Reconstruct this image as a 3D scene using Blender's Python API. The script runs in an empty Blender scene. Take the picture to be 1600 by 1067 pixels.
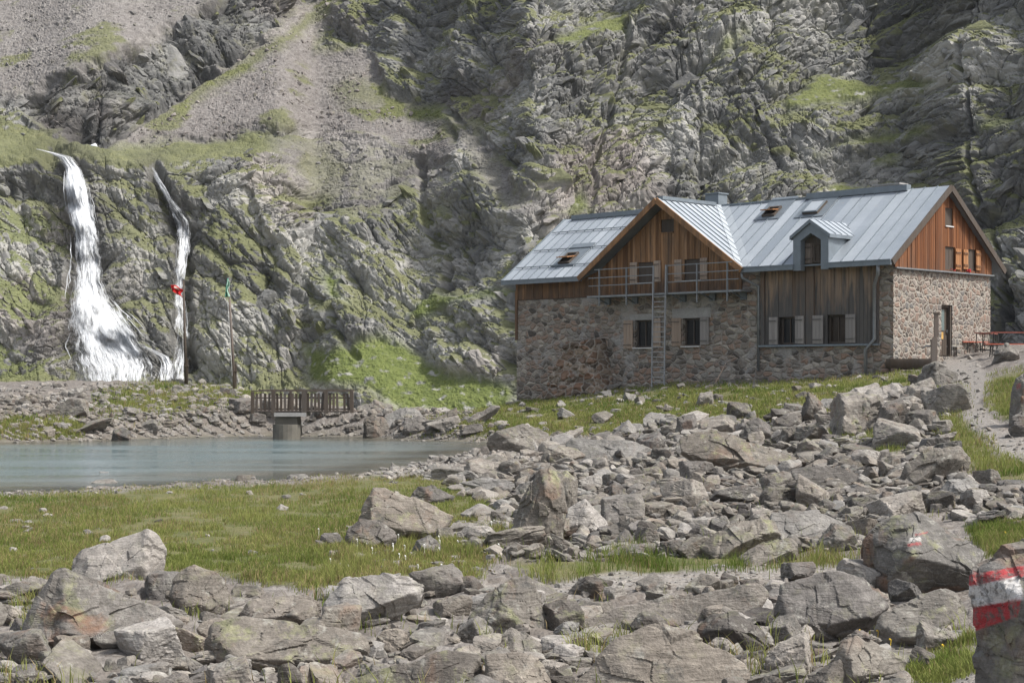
import bpy, bmesh, math, random
import numpy as np
from mathutils import Vector, Matrix

# ------------------------------------------------------------------ camera, sky, sun, exposure
SC = bpy.context.scene
COL = SC.collection
CAMH, FPX, HOR = 2.6, 2600.0, 584.0          # camera height (m), focal length and horizon row in photo pixels (1600 wide)
cam_d = bpy.data.cameras.new('camera'); cam = bpy.data.objects.new('camera', cam_d); COL.objects.link(cam)
cam_d.sensor_width = 36.0; cam_d.lens = FPX / 1600 * 36.0
cam_d.shift_y = -(533.5 - HOR) / 1600.0
cam_d.clip_start = 0.1; cam_d.clip_end = 2000
cam.location = (0, 0, CAMH); cam.rotation_euler = (math.radians(90), 0, 0)
SC.camera = cam
SUN_EL, SUN_AZ = 54.0, 112.0                    # azimuth clockwise from +Y (away from the camera)
w = bpy.data.worlds.new('World'); SC.world = w; w.use_nodes = True
sky = w.node_tree.nodes.new('ShaderNodeTexSky'); sky.sky_type = 'NISHITA'; sky.sun_disc = False
sky.sun_elevation = math.radians(SUN_EL); sky.sun_rotation = math.radians(SUN_AZ)
sky.air_density = 1.0; sky.dust_density = 3.0; sky.ozone_density = 1.0
bg = w.node_tree.nodes['Background']; bg.inputs['Strength'].default_value = 0.125
_hs = w.node_tree.nodes.new('ShaderNodeHueSaturation'); _hs.inputs['Saturation'].default_value = .45   # thin cloud veil: paler sky
w.node_tree.links.new(sky.outputs[0], _hs.inputs['Color']); w.node_tree.links.new(_hs.outputs[0], bg.inputs['Color'])
sun_d = bpy.data.lights.new('sun', 'SUN'); sun = bpy.data.objects.new('sun', sun_d); COL.objects.link(sun)
sun_d.energy = 2.6; sun_d.angle = math.radians(6.0); sun_d.color = (1.0, 0.965, 0.92)
_e, _a = math.radians(SUN_EL), math.radians(SUN_AZ)
SUNV = Vector((math.sin(_a) * math.cos(_e), math.cos(_a) * math.cos(_e), math.sin(_e)))
sun.rotation_euler = SUNV.to_track_quat('Z', 'Y').to_euler(); sun.location = (40, 0, 60)
SC.view_settings.view_transform = 'Standard'; SC.view_settings.look = 'None'
SC.view_settings.exposure = .95; SC.view_settings.gamma = 1.0
SC.cycles.max_bounces = 5; SC.cycles.diffuse_bounces = 3; SC.cycles.glossy_bounces = 2
SC.cycles.transparent_max_bounces = 12; SC.cycles.transmission_bounces = 3
rng = np.random.default_rng(7); random.seed(7)
D2R = math.pi / 180

# ------------------------------------------------------------------ noise
def _h(a, b, c, s):
    h = (a.astype(np.int64) * 374761393 + b.astype(np.int64) * 668265263 + c.astype(np.int64) * 2147483647 * 3 + s * 1274126177) & 0xFFFFFFFF
    h = ((h ^ (h >> 13)) * 1274126177) & 0xFFFFFFFF
    h = ((h ^ (h >> 16)) * 2246822519) & 0xFFFFFFFF
    return h ^ (h >> 15)
def _r(a, b, c, s): return _h(a, b, c, s).astype(np.float64) / 4294967296.0
def pn3(x, y, z, s=0):
    xi, yi, zi = np.floor(x), np.floor(y), np.floor(z); fx, fy, fz = x - xi, y - yi, z - zi
    u, v, q = [t * t * t * (t * (t * 6 - 15) + 10) for t in (fx, fy, fz)]
    out = 0.0
    for i in (0, 1):
        for j in (0, 1):
            for k in (0, 1):
                h = _h(xi + i, yi + j, zi + k, s)
                gx = (h & 1023) / 511.5 - 1; gy = ((h >> 10) & 1023) / 511.5 - 1; gz = ((h >> 20) & 1023) / 511.5 - 1
                d = gx * (fx - i) + gy * (fy - j) + gz * (fz - k)
                out = out + d * (u if i else 1 - u) * (v if j else 1 - v) * (q if k else 1 - q)
    return out
def pn2(x, y, s=0):
    xi, yi = np.floor(x), np.floor(y); fx, fy = x - xi, y - yi
    u, v = [t * t * t * (t * (t * 6 - 15) + 10) for t in (fx, fy)]
    out = 0.0; z0 = np.zeros_like(xi)
    for i in (0, 1):
        for j in (0, 1):
            h = _h(xi + i, yi + j, z0, s)
            gx = (h & 2047) / 1023.5 - 1; gy = ((h >> 11) & 2047) / 1023.5 - 1
            out = out + (gx * (fx - i) + gy * (fy - j)) * (u if i else 1 - u) * (v if j else 1 - v)
    return out
def fbm2(x, y, o=4, s=0, g=.5):
    t = 0; a = 1
    for k in range(o): t = t + a * pn2(x * 2**k + k * 17.3, y * 2**k - k * 9.1, s + k); a *= g
    return t
def fbm3(x, y, z, o=3, s=0, g=.5):
    t = 0; a = 1
    for k in range(o): t = t + a * pn3(x * 2**k + k * 7.7, y * 2**k, z * 2**k - k * 3.1, s + k); a *= g
    return t
def facet2(x, y, s=0, tilt=1.0):
    """broken planar facets: value of the tilted plane of the nearest cell, and the distance to the cell border"""
    xi, yi = np.floor(x), np.floor(y); z0 = np.zeros_like(xi)
    b1 = np.full(x.shape, 9.0); b2 = np.full(x.shape, 9.0); val = np.zeros(x.shape)
    for i in (-1, 0, 1):
        for j in (-1, 0, 1):
            cx, cy = xi + i, yi + j
            px = cx + _r(cx, cy, z0, s); py = cy + _r(cx, cy, z0, s + 1)
            dx, dy = x - px, y - py; d = np.sqrt(dx * dx + dy * dy)
            hv = _r(cx, cy, z0, s + 2) - .5 + tilt * ((_r(cx, cy, z0, s + 3) - .5) * 2 * dx + (_r(cx, cy, z0, s + 4) - .5) * 2 * dy)
            near = d < b1
            b2 = np.where(near, b1, np.minimum(b2, d)); val = np.where(near, hv, val); b1 = np.where(near, d, b1)
    return val, b2 - b1
def facet2c(x, y, s=0, tilt=1.0, c=1.1):
    """like facet2 but without steps: the highest of the tilted planes round a point, so blocks meet in creases"""
    xi, yi = np.floor(x), np.floor(y); z0 = np.zeros_like(xi)
    b1 = np.full(x.shape, -9.0); b2 = np.full(x.shape, -9.0); cid = np.zeros(x.shape)
    for i in (-1, 0, 1):
        for j in (-1, 0, 1):
            cx, cy = xi + i, yi + j
            dx, dy = x - cx - .15 - .7 * _r(cx, cy, z0, s), y - cy - .15 - .7 * _r(cx, cy, z0, s + 1)
            hv = .7 * (_r(cx, cy, z0, s + 2) - .5) + tilt * ((_r(cx, cy, z0, s + 3) - .5) * 2 * dx + (_r(cx, cy, z0, s + 4) - .5) * 2 * dy) - c * (dx * dx + dy * dy)
            up_ = hv > b1; b2 = np.where(up_, b1, np.maximum(b2, hv)); cid = np.where(up_, _r(cx, cy, z0, s + 5), cid); b1 = np.where(up_, hv, b1)
    return b1, b1 - b2, cid
def facet3(x, y, z, s=0, tilt=1.0):
    xi, yi, zi = np.floor(x), np.floor(y), np.floor(z)
    b1 = np.full(x.shape, 9.0); val = np.zeros(x.shape)
    for i in (-1, 0, 1):
        for j in (-1, 0, 1):
            for k in (-1, 0, 1):
                cx, cy, cz = xi + i, yi + j, zi + k
                dx = x - cx - _r(cx, cy, cz, s); dy = y - cy - _r(cx, cy, cz, s + 1); dz = z - cz - _r(cx, cy, cz, s + 2)
                d = dx * dx + dy * dy + dz * dz
                hv = _r(cx, cy, cz, s + 3) - .5 + tilt * 2 * ((_r(cx, cy, cz, s + 4) - .5) * dx + (_r(cx, cy, cz, s + 5) - .5) * dy + (_r(cx, cy, cz, s + 6) - .5) * dz)
                near = d < b1; val = np.where(near, hv, val); b1 = np.where(near, d, b1)
    return val
def sstep(a, b, x): t = np.clip((x - a) / (b - a), 0, 1); return t * t * (3 - 2 * t)

# ------------------------------------------------------------------ meshes, tags
def mk(name, v, f, mats=(), parent=None, smooth=False, attrs=None, cols=None, mi=None, link=True):
    """one mesh object out of arrays: v (n,3), f (m,k) or a list of faces"""
    me = bpy.data.meshes.new(name)
    v = np.asarray(v, dtype=np.float32)
    if isinstance(f, np.ndarray):
        k = f.shape[1]
        me.vertices.add(len(v)); me.vertices.foreach_set('co', v.ravel())
        me.loops.add(f.size); me.loops.foreach_set('vertex_index', f.astype(np.int32).ravel())
        me.polygons.add(len(f)); me.polygons.foreach_set('loop_start', np.arange(0, f.size, k, dtype=np.int32))
        me.update(calc_edges=True)
    else:
        me.from_pydata([tuple(map(float, q)) for q in v], [], [tuple(map(int, q)) for q in f])
    for m in (mats if isinstance(mats, (list, tuple)) else [mats]): me.materials.append(m)
    if mi is not None: me.polygons.foreach_set('material_index', np.asarray(mi, dtype=np.int32))
    for an, av in (attrs or {}).items():
        at = me.attributes.new(an, 'FLOAT', 'POINT'); at.data.foreach_set('value', np.asarray(av, dtype=np.float32).ravel())
    for an, av in (cols or {}).items():
        at = me.attributes.new(an, 'FLOAT_COLOR', 'POINT'); a4 = np.ones((len(v), 4), dtype=np.float32); a4[:, :3] = av
        at.data.foreach_set('color', a4.ravel())
    me.polygons.foreach_set('use_smooth', np.full(len(me.polygons), smooth))
    me.update()
    if not link: return me
    o = bpy.data.objects.new(name, me); COL.objects.link(o)
    if parent: o.parent = parent
    return o
def tag(o, label=None, cat=None, group=None, kind=None):
    if label: o['label'] = label
    if cat: o['category'] = cat
    if group: o['group'] = group
    if kind: o['kind'] = kind
    return o
def empty(name, loc, rz=0.0, label=None, cat=None, group=None, parent=None):
    o = bpy.data.objects.new(name, None); COL.objects.link(o); o.location = loc; o.rotation_euler = (0, 0, rz)
    o.empty_display_size = .3
    if parent: o.parent = parent
    return tag(o, label, cat, group)
class MB:
    """collects shapes for one mesh"""
    def __init__(s): s.v = []; s.f = []; s.c = []; s.cur = .5
    def add(s, vs, fs):
        n = len(s.v); s.v += [tuple(q) for q in vs]; s.f += [tuple(i + n for i in q) for q in fs]; s.c += [s.cur] * len(vs)
    def box(s, x0, x1, y0, y1, z0, z1, M=None):
        vs = [(x, y, z) for z in (z0, z1) for y in (y0, y1) for x in (x0, x1)]
        if M is not None: vs = [tuple(M @ Vector(q)) for q in vs]
        s.add(vs, [(0, 2, 3, 1), (4, 5, 7, 6), (0, 1, 5, 4), (2, 6, 7, 3), (0, 4, 6, 2), (1, 3, 7, 5)])
    def bar(s, a, b, wx, wz=None):
        """a square bar from a to b"""
        a, b = Vector(a), Vector(b); d = (b - a).normalized(); wz = wz or wx
        up = Vector((0, 0, 1)) if abs(d.z) < .95 else Vector((1, 0, 0))
        sx = d.cross(up).normalized() * wx / 2; sz = sx.cross(d).normalized() * wz / 2
        vs = [p + i * sx + j * sz for p in (a, b) for (i, j) in ((-1, -1), (1, -1), (1, 1), (-1, 1))]
        s.add(vs, [(3, 2, 1, 0), (4, 5, 6, 7), (0, 1, 5, 4), (1, 2, 6, 5), (2, 3, 7, 6), (3, 0, 4, 7)])
    def tube(s, pts, r, n=8, cap=True):
        pts = [Vector(p) for p in pts]; rs = r if isinstance(r, (list, tuple)) else [r] * len(pts); rings = []
        ref = Vector((0.31, 0.17, .93))
        for i, p in enumerate(pts):
            d = (pts[min(i + 1, len(pts) - 1)] - pts[max(i - 1, 0)]).normalized()
            if abs(d.dot(ref)) > .97: ref = Vector((1, 0, 0))
            sx = d.cross(ref).normalized(); sy = d.cross(sx)
            rings.append([p + (sx * math.cos(6.28319 * k / n) + sy * math.sin(6.28319 * k / n)) * rs[i] for k in range(n)])
        vs = [q for r_ in rings for q in r_]; fs = []
        for i in range(len(pts) - 1):
            for k in range(n): fs.append((i * n + k, i * n + (k + 1) % n, (i + 1) * n + (k + 1) % n, (i + 1) * n + k))
        if cap: fs += [tuple(range(n - 1, -1, -1)), tuple((len(pts) - 1) * n + k for k in range(n))]
        s.add(vs, fs)
    def slab(s, poly, t, d=(0, 0, -1)):
        """a polygon of 3D points given thickness t along d"""
        n = len(poly); d = Vector(d); top = [Vector(p) for p in poly]; bot = [p + d * t for p in top]
        s.add(top + bot, [tuple(range(n)), tuple(range(2 * n - 1, n - 1, -1))] + [(i, n + i, n + (i + 1) % n, (i + 1) % n) for i in range(n)])
    def build(s, name, mat, parent=None, smooth=False):
        o = mk(name, s.v, s.f, mat, parent, smooth, attrs={'tone': s.c})
        bm = bmesh.new(); bm.from_mesh(o.data); bmesh.ops.recalc_face_normals(bm, faces=bm.faces); bm.to_mesh(o.data); bm.free()
        return o

# ------------------------------------------------------------------ materials
class NT:
    def __init__(s, name):
        s.m = bpy.data.materials.new(name); s.m.use_nodes = True; s.t = s.m.node_tree; s.t.nodes.clear()
        s.out = s.t.nodes.new('ShaderNodeOutputMaterial')
    def n(s, typ, ins=None, **props):
        nd = s.t.nodes.new('ShaderNode' + typ)
        for k, v in props.items(): setattr(nd, k, v)
        for k, v in (ins or {}).items():
            i = nd.inputs[k]
            if isinstance(v, bpy.types.NodeSocket): s.t.links.new(v, i)
            elif isinstance(v, (tuple, list)) and len(v) == 3 and i.type == 'RGBA': i.default_value = (*v, 1)
            else: i.default_value = v
        return nd
    def math(s, op, a, b=0.0, c=None, clamp=False):
        ins = {0: a, 1: b}
        if c is not None: ins[2] = c
        return s.n('Math', ins, operation=op, use_clamp=clamp).outputs[0]
    def noise(s, vec, scale, detail=3, rough=.55, dist=0.0):
        return s.n('TexNoise', {'Vector': vec, 'Scale': scale, 'Detail': detail, 'Roughness': rough, 'Distortion': dist}).outputs[0]
    def mapping(s, vec, scale=(1, 1, 1), rot=(0, 0, 0), loc=(0, 0, 0)):
        return s.n('Mapping', {'Vector': vec, 'Scale': scale, 'Rotation': rot, 'Location': loc}).outputs[0]
    def ramp(s, fac, stops, interp='LINEAR'):
        nd = s.n('ValToRGB', {0: fac}); cr = nd.color_ramp; cr.interpolation = interp
        while len(cr.elements) < len(stops): cr.elements.new(.5)
        for e, (p, c) in zip(cr.elements, stops):
            e.position = p; e.color = (*c, 1) if isinstance(c, (tuple, list)) else (c, c, c, 1)
        return nd.outputs[0]
    def mix(s, fac, a, b, blend='MIX'):
        nd = s.n('Mix', data_type='RGBA', blend_type=blend)
        for i, v in ((0, fac), (6, a), (7, b)):
            if isinstance(v, bpy.types.NodeSocket): s.t.links.new(v, nd.inputs[i])
            elif i: nd.inputs[i].default_value = (*v, 1) if isinstance(v, (tuple, list)) else (v, v, v, 1)
            else: nd.inputs[i].default_value = v
        return nd.outputs[2]
    def attr(s, name): return s.n('Attribute', attribute_name=name).outputs[2]
    def attrc(s, name): return s.n('Attribute', attribute_name=name).outputs[0]
    def pos(s): return s.n('NewGeometry').outputs['Position']
    def obj(s): return s.n('TexCoord').outputs['Object']
    def bump(s, h, strength=.5, dist=.05): return s.n('Bump', {'Height': h, 'Strength': strength, 'Distance': dist}).outputs[0]
    def bsdf(s, col, rough=.8, nrm=None, spec=.3, metal=0.0, alpha=None, **kw):
        ins = {'Base Color': col, 'Roughness': rough, 'Specular IOR Level': spec, 'Metallic': metal}
        if nrm is not None: ins['Normal'] = nrm
        if alpha is not None: ins['Alpha'] = alpha
        ins.update(kw)
        b = s.n('BsdfPrincipled', ins); s.t.links.new(b.outputs[0], s.out.inputs[0]); return s.m
def plain(name, col, rough=.7, var=.25, scale=8.0, metal=0.0, spec=.3, bump=.15, stretch=(1, 1, 1)):
    """a worn single-colour surface: broad and fine tone changes and a little relief"""
    t = NT(name); p = t.mapping(t.obj(), stretch); a = t.noise(p, scale, 4, .6); b = t.noise(p, scale * 7, 3, .6)
    f = t.math('ADD', t.math('MULTIPLY', a, .6), t.math('MULTIPLY', b, .4))
    c = t.mix(t.ramp(f, [(.3, 0.0), (.7, 1.0)]), tuple(x * (1 - var) for x in col), tuple(min(1, x * (1 + var)) for x in col))
    return t.bsdf(c, rough, t.bump(b, bump, .02), spec, metal)

def rock_mat(name, lichen=.5, base=((.075, .068, .061), (.158, .145, .131), (.27, .252, .226)), rust=.3, paint=False):
    t = NT(name); P = t.pos(); geo = t.n('NewGeometry')
    rnd = t.math('FRACT', t.math('ADD', t.n('ObjectInfo').outputs['Random'], geo.outputs['Random Per Island']))
    off = t.n('CombineXYZ', {0: t.math('MULTIPLY', rnd, 37.0), 1: t.math('MULTIPLY', rnd, 91.0), 2: 0.0}).outputs[0]
    Q = t.n('VectorMath', {0: P, 1: off}, operation='ADD').outputs[0]
    n1 = t.noise(Q, 1.3, 6, .62, .4); n2 = t.noise(Q, 9.0, 5, .65); n3 = t.noise(Q, 46.0, 3, .6)
    st = t.noise(t.mapping(Q, (2, 2, 16), (.5, .35, .2)), 1.6, 4, .6, .6)
    f = t.math('ADD', t.math('MULTIPLY', n1, .36), t.math('ADD', t.math('MULTIPLY', n2, .34), t.math('MULTIPLY', st, .30)))
    c = t.ramp(f, [(.33, base[0]), (.5, base[1]), (.66, base[2])])
    c = t.mix(.55, c, t.ramp(n3, [(.3, (.35, .34, .33)), (.72, (1, 1, 1))]), 'MULTIPLY')
    c = t.mix(1.0, c, t.ramp(rnd, [(0, (.62, .60, .585)), (.3, (1.16, 1.12, 1.05)), (.55, (1.0, 1.01, 1.0)), (.8, (1.50, 1.47, 1.42)), (1, (1.32, 1.25, 1.15))]), 'MULTIPLY')
    rs = t.noise(Q, 2.1, 4, .6, .8)
    c = t.mix(t.math('MULTIPLY', t.ramp(rs, [(.56, 0.0), (.72, 1.0)]), rust), c, (.20, .105, .06))
    bl = t.noise(Q, 3.4, 6, .7)                                       # black crust lichen
    c = t.mix(t.ramp(bl, [(.58, 0.0), (.68, .75)]), c, (.055, .055, .052))
    nz = t.n('SeparateXYZ', {0: geo.outputs['Normal']}).outputs[2]
    li = t.math('ADD', t.noise(Q, 4.2, 7, .72), t.math('MULTIPLY', nz, .05))
    lm = t.math('MULTIPLY', t.ramp(li, [(.56, 0.0), (.68, .85)]), lichen)
    c = t.mix(lm, c, t.ramp(n2, [(.35, (.13, .135, .075)), (.65, (.27, .265, .15))]))
    wl = t.noise(Q, 6.5, 6, .72)                                      # pale crust lichen
    c = t.mix(t.ramp(wl, [(.57, 0.0), (.67, .6)]), c, (.33, .32, .28))
    if paint:
        pr, pw = t.attr('red'), t.attr('white'); wear = t.ramp(t.noise(Q, 22.0, 4, .7), [(.38, .1), (.54, .95)])
        c = t.mix(t.math('MULTIPLY', pr, wear), c, t.mix(n2, (.30, .028, .035), (.40, .06, .06)))
        c = t.mix(t.math('MULTIPLY', pw, wear), c, t.mix(n2, (.45, .43, .40), (.66, .64, .62)))
    h = t.math('ADD', t.math('MULTIPLY', n2, .6), t.math('ADD', t.math('MULTIPLY', n3, .22), t.math('MULTIPLY', st, .5)))
    return t.bsdf(c, .85, t.bump(h, .55, .06), .25)
M = {}
M['rock'] = rock_mat('grey_gneiss', .40)
M['rock_lichen'] = rock_mat('lichen_gneiss', .95, rust=.35)
M['rock_pale'] = rock_mat('pale_gneiss', .18, ((.11, .104, .097), (.205, .194, .182), (.33, .315, .30)), .15)
M['rock_dark'] = rock_mat('dark_gneiss', .3, ((.05, .046, .043), (.105, .098, .093), (.19, .18, .17)), .4)
M['rock_paint'] = rock_mat('painted_gneiss', .8, ((.065, .060, .055), (.13, .122, .113), (.22, .208, .195)), .7, True)

# ------------------------------------------------------------------ picture and plan
def poly_in(px, py, poly):
    ins = np.zeros(np.shape(px), bool); n = len(poly)
    for i in range(n):
        x0, y0 = poly[i]; x1, y1 = poly[(i + 1) % n]
        if y0 == y1: continue
        c = ((y0 > py) != (y1 > py)) & (px < (x1 - x0) * (py - y0) / (y1 - y0) + x0); ins ^= c
    return ins
def poly_sd(x, y, poly):
    """signed distance, positive inside"""
    d = np.full(np.shape(x), 1e9); n = len(poly)
    for i in range(n):
        x0, y0 = poly[i]; x1, y1 = poly[(i + 1) % n]; ex, ey = x1 - x0, y1 - y0
        t = np.clip(((x - x0) * ex + (y - y0) * ey) / (ex * ex + ey * ey + 1e-12), 0, 1)
        d = np.minimum(d, np.hypot(x - x0 - t * ex, y - y0 - t * ey))
    return np.where(poly_in(x, y, poly), d, -d)
def line_d(x, y, line):
    d = np.full(np.shape(x), 1e9)
    for (x0, y0), (x1, y1) in zip(line[:-1], line[1:]):
        ex, ey = x1 - x0, y1 - y0; t = np.clip(((x - x0) * ex + (y - y0) * ey) / (ex * ex + ey * ey), 0, 1)
        d = np.minimum(d, np.hypot(x - x0 - t * ex, y - y0 - t * ey))
    return d
def W3(px, py, Y): return ((px - 800) / FPX * Y, Y, CAMH + (HOR - py) / FPX * Y)
def PX(X, Y, Z): return 800 + FPX * X / Y, HOR - FPX * (Z - CAMH) / Y
# ------------------------------------------------------------------ ground: heights through known places
CP = [(0,790,31.5),(0,840,25),(0,890,20.5),(300,780,33),(300,880,21),(600,765,36),(600,880,21),(500,820,27),
(0,940,17.5),(0,1067,12.2),(400,940,17.5),(400,1067,12),(800,940,17.3),(800,1067,12),(1200,940,17),(1200,1067,11.5),(1500,940,16.5),(1500,1067,10.3),(1600,1000,10),
(800,1300,7.5),(0,1300,7.5),(1600,1250,6.5),(760,800,28.5),(760,740,40),(1000,880,20.5),(1000,800,26.5),(1000,740,36),(1000,690,52),(1000,660,60),
(1200,880,20),(1200,800,25),(1200,740,34),(1200,690,46),(1200,650,54),(1200,615,63),(1200,600,66),
(1400,880,19.5),(1400,800,24),(1400,740,30),(1400,690,37),(1400,650,45),(1400,610,56),(1400,588,63.5),
(1600,880,18),(1600,800,22.5),(1600,740,27.5),(1600,690,33),(1600,640,38),(1600,590,45),(1600,560,55),
(1500,600,54),(1500,570,64),(1480,556,67),(1600,550,62),(1560,545,70),(818,618,78.5),(1020,599,72.6),(1100,597,69.6),
(900,640,68),(1020,630,66),(1020,610,70),(850,660,65),(780,640,72),(760,665,66),(700,660,67),(870,690,57),
(600,660,66),(600,640,70),(600,646,82),(470,655,66),(470,640,68),(300,665,67.5),(300,640,70),(300,610,80),(300,595,90),
(100,672,66),(100,640,70),(100,615,82),(0,680,64),(0,640,70),(0,612,85),(-300,670,66),(-300,800,30),(-300,900,20),
(600,655,95),(760,655,95),(760,645,82),(900,630,95),(1300,580,90),(1600,540,90),(1000,590,85),(1900,600,40),(1900,800,22),(1900,540,70)]
cpw = np.array([W3(*c) for c in CP])
def _tps(r): return np.where(r > 1e-9, r * r * np.log(r + 1e-12), 0)
def _wx(X, Y): return np.stack([X * 1.0, np.log(Y) * 22.0], -1)                 # depth in log steps: near ground as finely held as far ground
_cq = _wx(cpw[:, 0] / cpw[:, 1] * 60.0, cpw[:, 1])
_n = len(_cq); _K = _tps(np.linalg.norm(_cq[:, None] - _cq[None], axis=2)) + np.eye(_n) * 12.0
_Pm = np.c_[np.ones(_n), _cq]
_sol = np.linalg.solve(np.block([[_K, _Pm], [_Pm.T, np.zeros((3, 3))]]), np.r_[cpw[:, 2], np.zeros(3)])
LAKE_PX = [(-420,700),(0,691),(130,688),(300,683),(420,680),(560,682),(640,687),(760,690),(795,694),(740,706),(690,716),(650,727),(560,742),(470,750),(300,757),(160,765),(0,772),(-420,790)]
LAKE = []
for px_, py_ in LAKE_PX: Y_ = CAMH * FPX / (py_ - HOR); LAKE.append(((px_ - 800) / FPX * Y_, Y_))
def lake_sd(X, Y):
    return poly_sd(X, Y, LAKE) + .25 * pn2(X * .55, Y * .45, 5) + .12 * pn2(X * 1.7, Y * 1.3, 6)
def ground_base(X, Y):
    sh = np.shape(X); X = np.ravel(X); Y = np.ravel(Y); q = _wx(X / Y * 60.0, Y); out = np.empty(len(X))
    for i in range(0, len(X), 40000):
        d = np.linalg.norm(q[i:i + 40000, None] - _cq[None], axis=2)
        out[i:i + 40000] = _tps(d) @ _sol[:_n] + np.c_[np.ones(len(d)), q[i:i + 40000]] @ _sol[_n:]
    return out.reshape(sh)
# areas of the ground, outlined where they lie in the photo
G_GRASS = [[(-400,776),(0,776),(200,768),(420,757),(560,748),(650,738),(720,757),(800,792),(790,850),(740,900),(660,905),(560,905),(500,918),(420,908),(300,888),(255,898),(-400,905)],
 [(640,668),(740,640),(820,620),(1000,603),(1200,602),(1370,590),(1450,584),(1462,598),(1390,612),(1300,640),(1210,655),(1150,668),(1060,652),(960,675),(850,680),(700,672)],
 [(1495,600),(1470,640),(1462,676),(1500,712),(1530,750),(1700,775),(1700,745),(1550,712),(1500,650),(1505,612)],
 [(1555,590),(1700,560),(1700,668),(1570,655),(1545,625)],[(1265,695),(1310,668),(1400,688),(1420,706),(1330,708)],
 [(1515,830),(1600,818),(1700,820),(1700,870),(1560,870)],[(1420,1060),(1455,1030),(1515,1000),(1525,1040),(1470,1067)],
 [(-400,655),(60,655),(125,665),(120,682),(-400,688)],[(150,616),(280,592),(400,598),(400,615),(300,640),(180,640)],
 [(800,885),(950,872),(1080,862),(1110,872),(1060,895),(960,905),(860,908)],[(1000,890),(1110,868),(1340,872),(1345,884),(1230,885),(1120,892)],[(20,960),(45,935),(60,960),(40,1000)]]
G_PATH = [[(1470,562),(1520,556),(1545,590),(1532,630),(1562,670),(1700,690),(1700,735),(1600,722),(1545,700),(1505,650),(1496,612),(1480,595)],
 [(740,912),(850,916),(960,893),(1060,902),(1110,884),(1340,880),(1350,890),(1210,906),(1050,918),(900,928),(690,922)],
 [(1470,1060),(1525,1008),(1700,1000),(1700,1300),(1430,1300)],[(1010,606),(1190,600),(1195,604),(1010,612),(900,628),(890,624)]]
def area(px, py, polys, soft):
    m = np.zeros(np.shape(px))
    for p in polys: m = np.maximum(m, np.clip(poly_sd(px, py * 2.0, [(a, b * 2.0) for a, b in p]) / soft + .5, 0, 1))
    return m
def ground_masks(X, Y, Z):
    px, py = PX(X, Y, Z)
    jx = px + 14 * fbm2(X * .9 + 3, Y * .5, 3, 21) * np.clip(35 / Y, .4, 1.6); jy = py + 7 * fbm2(X * .9 - 8, Y * .5, 3, 31) * np.clip(35 / Y, .3, 1.6)
    g = area(jx, jy, G_GRASS, 14); p = area(jx, jy, G_PATH, 8)
    return g * (1 - p * .85), p
def ground_z(X, Y, detail=True):
    z = ground_base(X, Y); sd = lake_sd(X, Y)
    land = np.maximum(z, .03 + np.clip(-sd, 0, 3) * .035)
    z = np.where(sd > 0, -np.minimum(1.1, sd * .10) , land * sstep(0, 1.2, -sd) + .02)
    if detail:
        g, p = ground_masks(X, Y, np.maximum(z, 0)); r = np.clip(1 - g - p, 0, 1) * sstep(-.5, .6, -sd)
        z = z + (.16 * fbm2(X * .8, Y * .8, 4, 3) + .05 * facet2(X * 2.5, Y * 2.5, 9)[0]) * r + (.05 * fbm2(X * .7, Y * .7, 3, 13) + .02 * pn2(X * 4, Y * 4, 14)) * g * sstep(0, 1, -sd)
    return z
NA, NY, AL, AW = 1040, 540, -.62, 1.34
ga = np.linspace(AL, AL + AW, NA); gy = np.geomspace(4.5, 112, NY)
GA, GY = np.meshgrid(ga, gy); GX = GA * GY
GZ = ground_z(GX, GY); GG, GP = ground_masks(GX, GY, np.maximum(GZ, 0)); GSD = lake_sd(GX, GY)
def grid_faces(nr, nc):
    i = np.arange(nr * nc).reshape(nr, nc)
    return np.stack([i[:-1, :-1], i[:-1, 1:], i[1:, 1:], i[1:, :-1]], -1).reshape(-1, 4)
def bil(G, r, c):
    r = np.clip(r, 0, G.shape[0] - 1.001); c = np.clip(c, 0, G.shape[1] - 1.001); r0 = r.astype(int); c0 = c.astype(int); fr = r - r0; fc = c - c0
    return G[r0, c0] * (1 - fr) * (1 - fc) + G[r0 + 1, c0] * fr * (1 - fc) + G[r0, c0 + 1] * (1 - fr) * fc + G[r0 + 1, c0 + 1] * fr * fc
def gz(X, Y, G=None):
    X = np.asarray(X, float); Y = np.asarray(Y, float)
    return bil(GZ if G is None else G, np.log(Y / 4.5) / math.log(112 / 4.5) * (NY - 1), (X / Y - AL) / AW * (NA - 1))
GPY = HOR - FPX * (np.maximum(GZ, 0) - CAMH) / GY
def ground_hit(px, py):
    """where the sight line through a photo pixel meets the ground"""
    px = np.atleast_1d(np.asarray(px, float)); py = np.atleast_1d(np.asarray(py, float))
    c = ((px - 800) / FPX - AL) / AW * (NA - 1); Y = np.full(len(px), np.nan)
    for r in range(NY):
        row = bil(GPY, np.full(len(px), float(r)), c); hit = np.isnan(Y) & (row <= py); Y[hit] = gy[r]
    Y = np.where(np.isnan(Y), 110.0, Y)
    X = (px - 800) / FPX * Y
    return X, Y, gz(X, Y)

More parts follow.
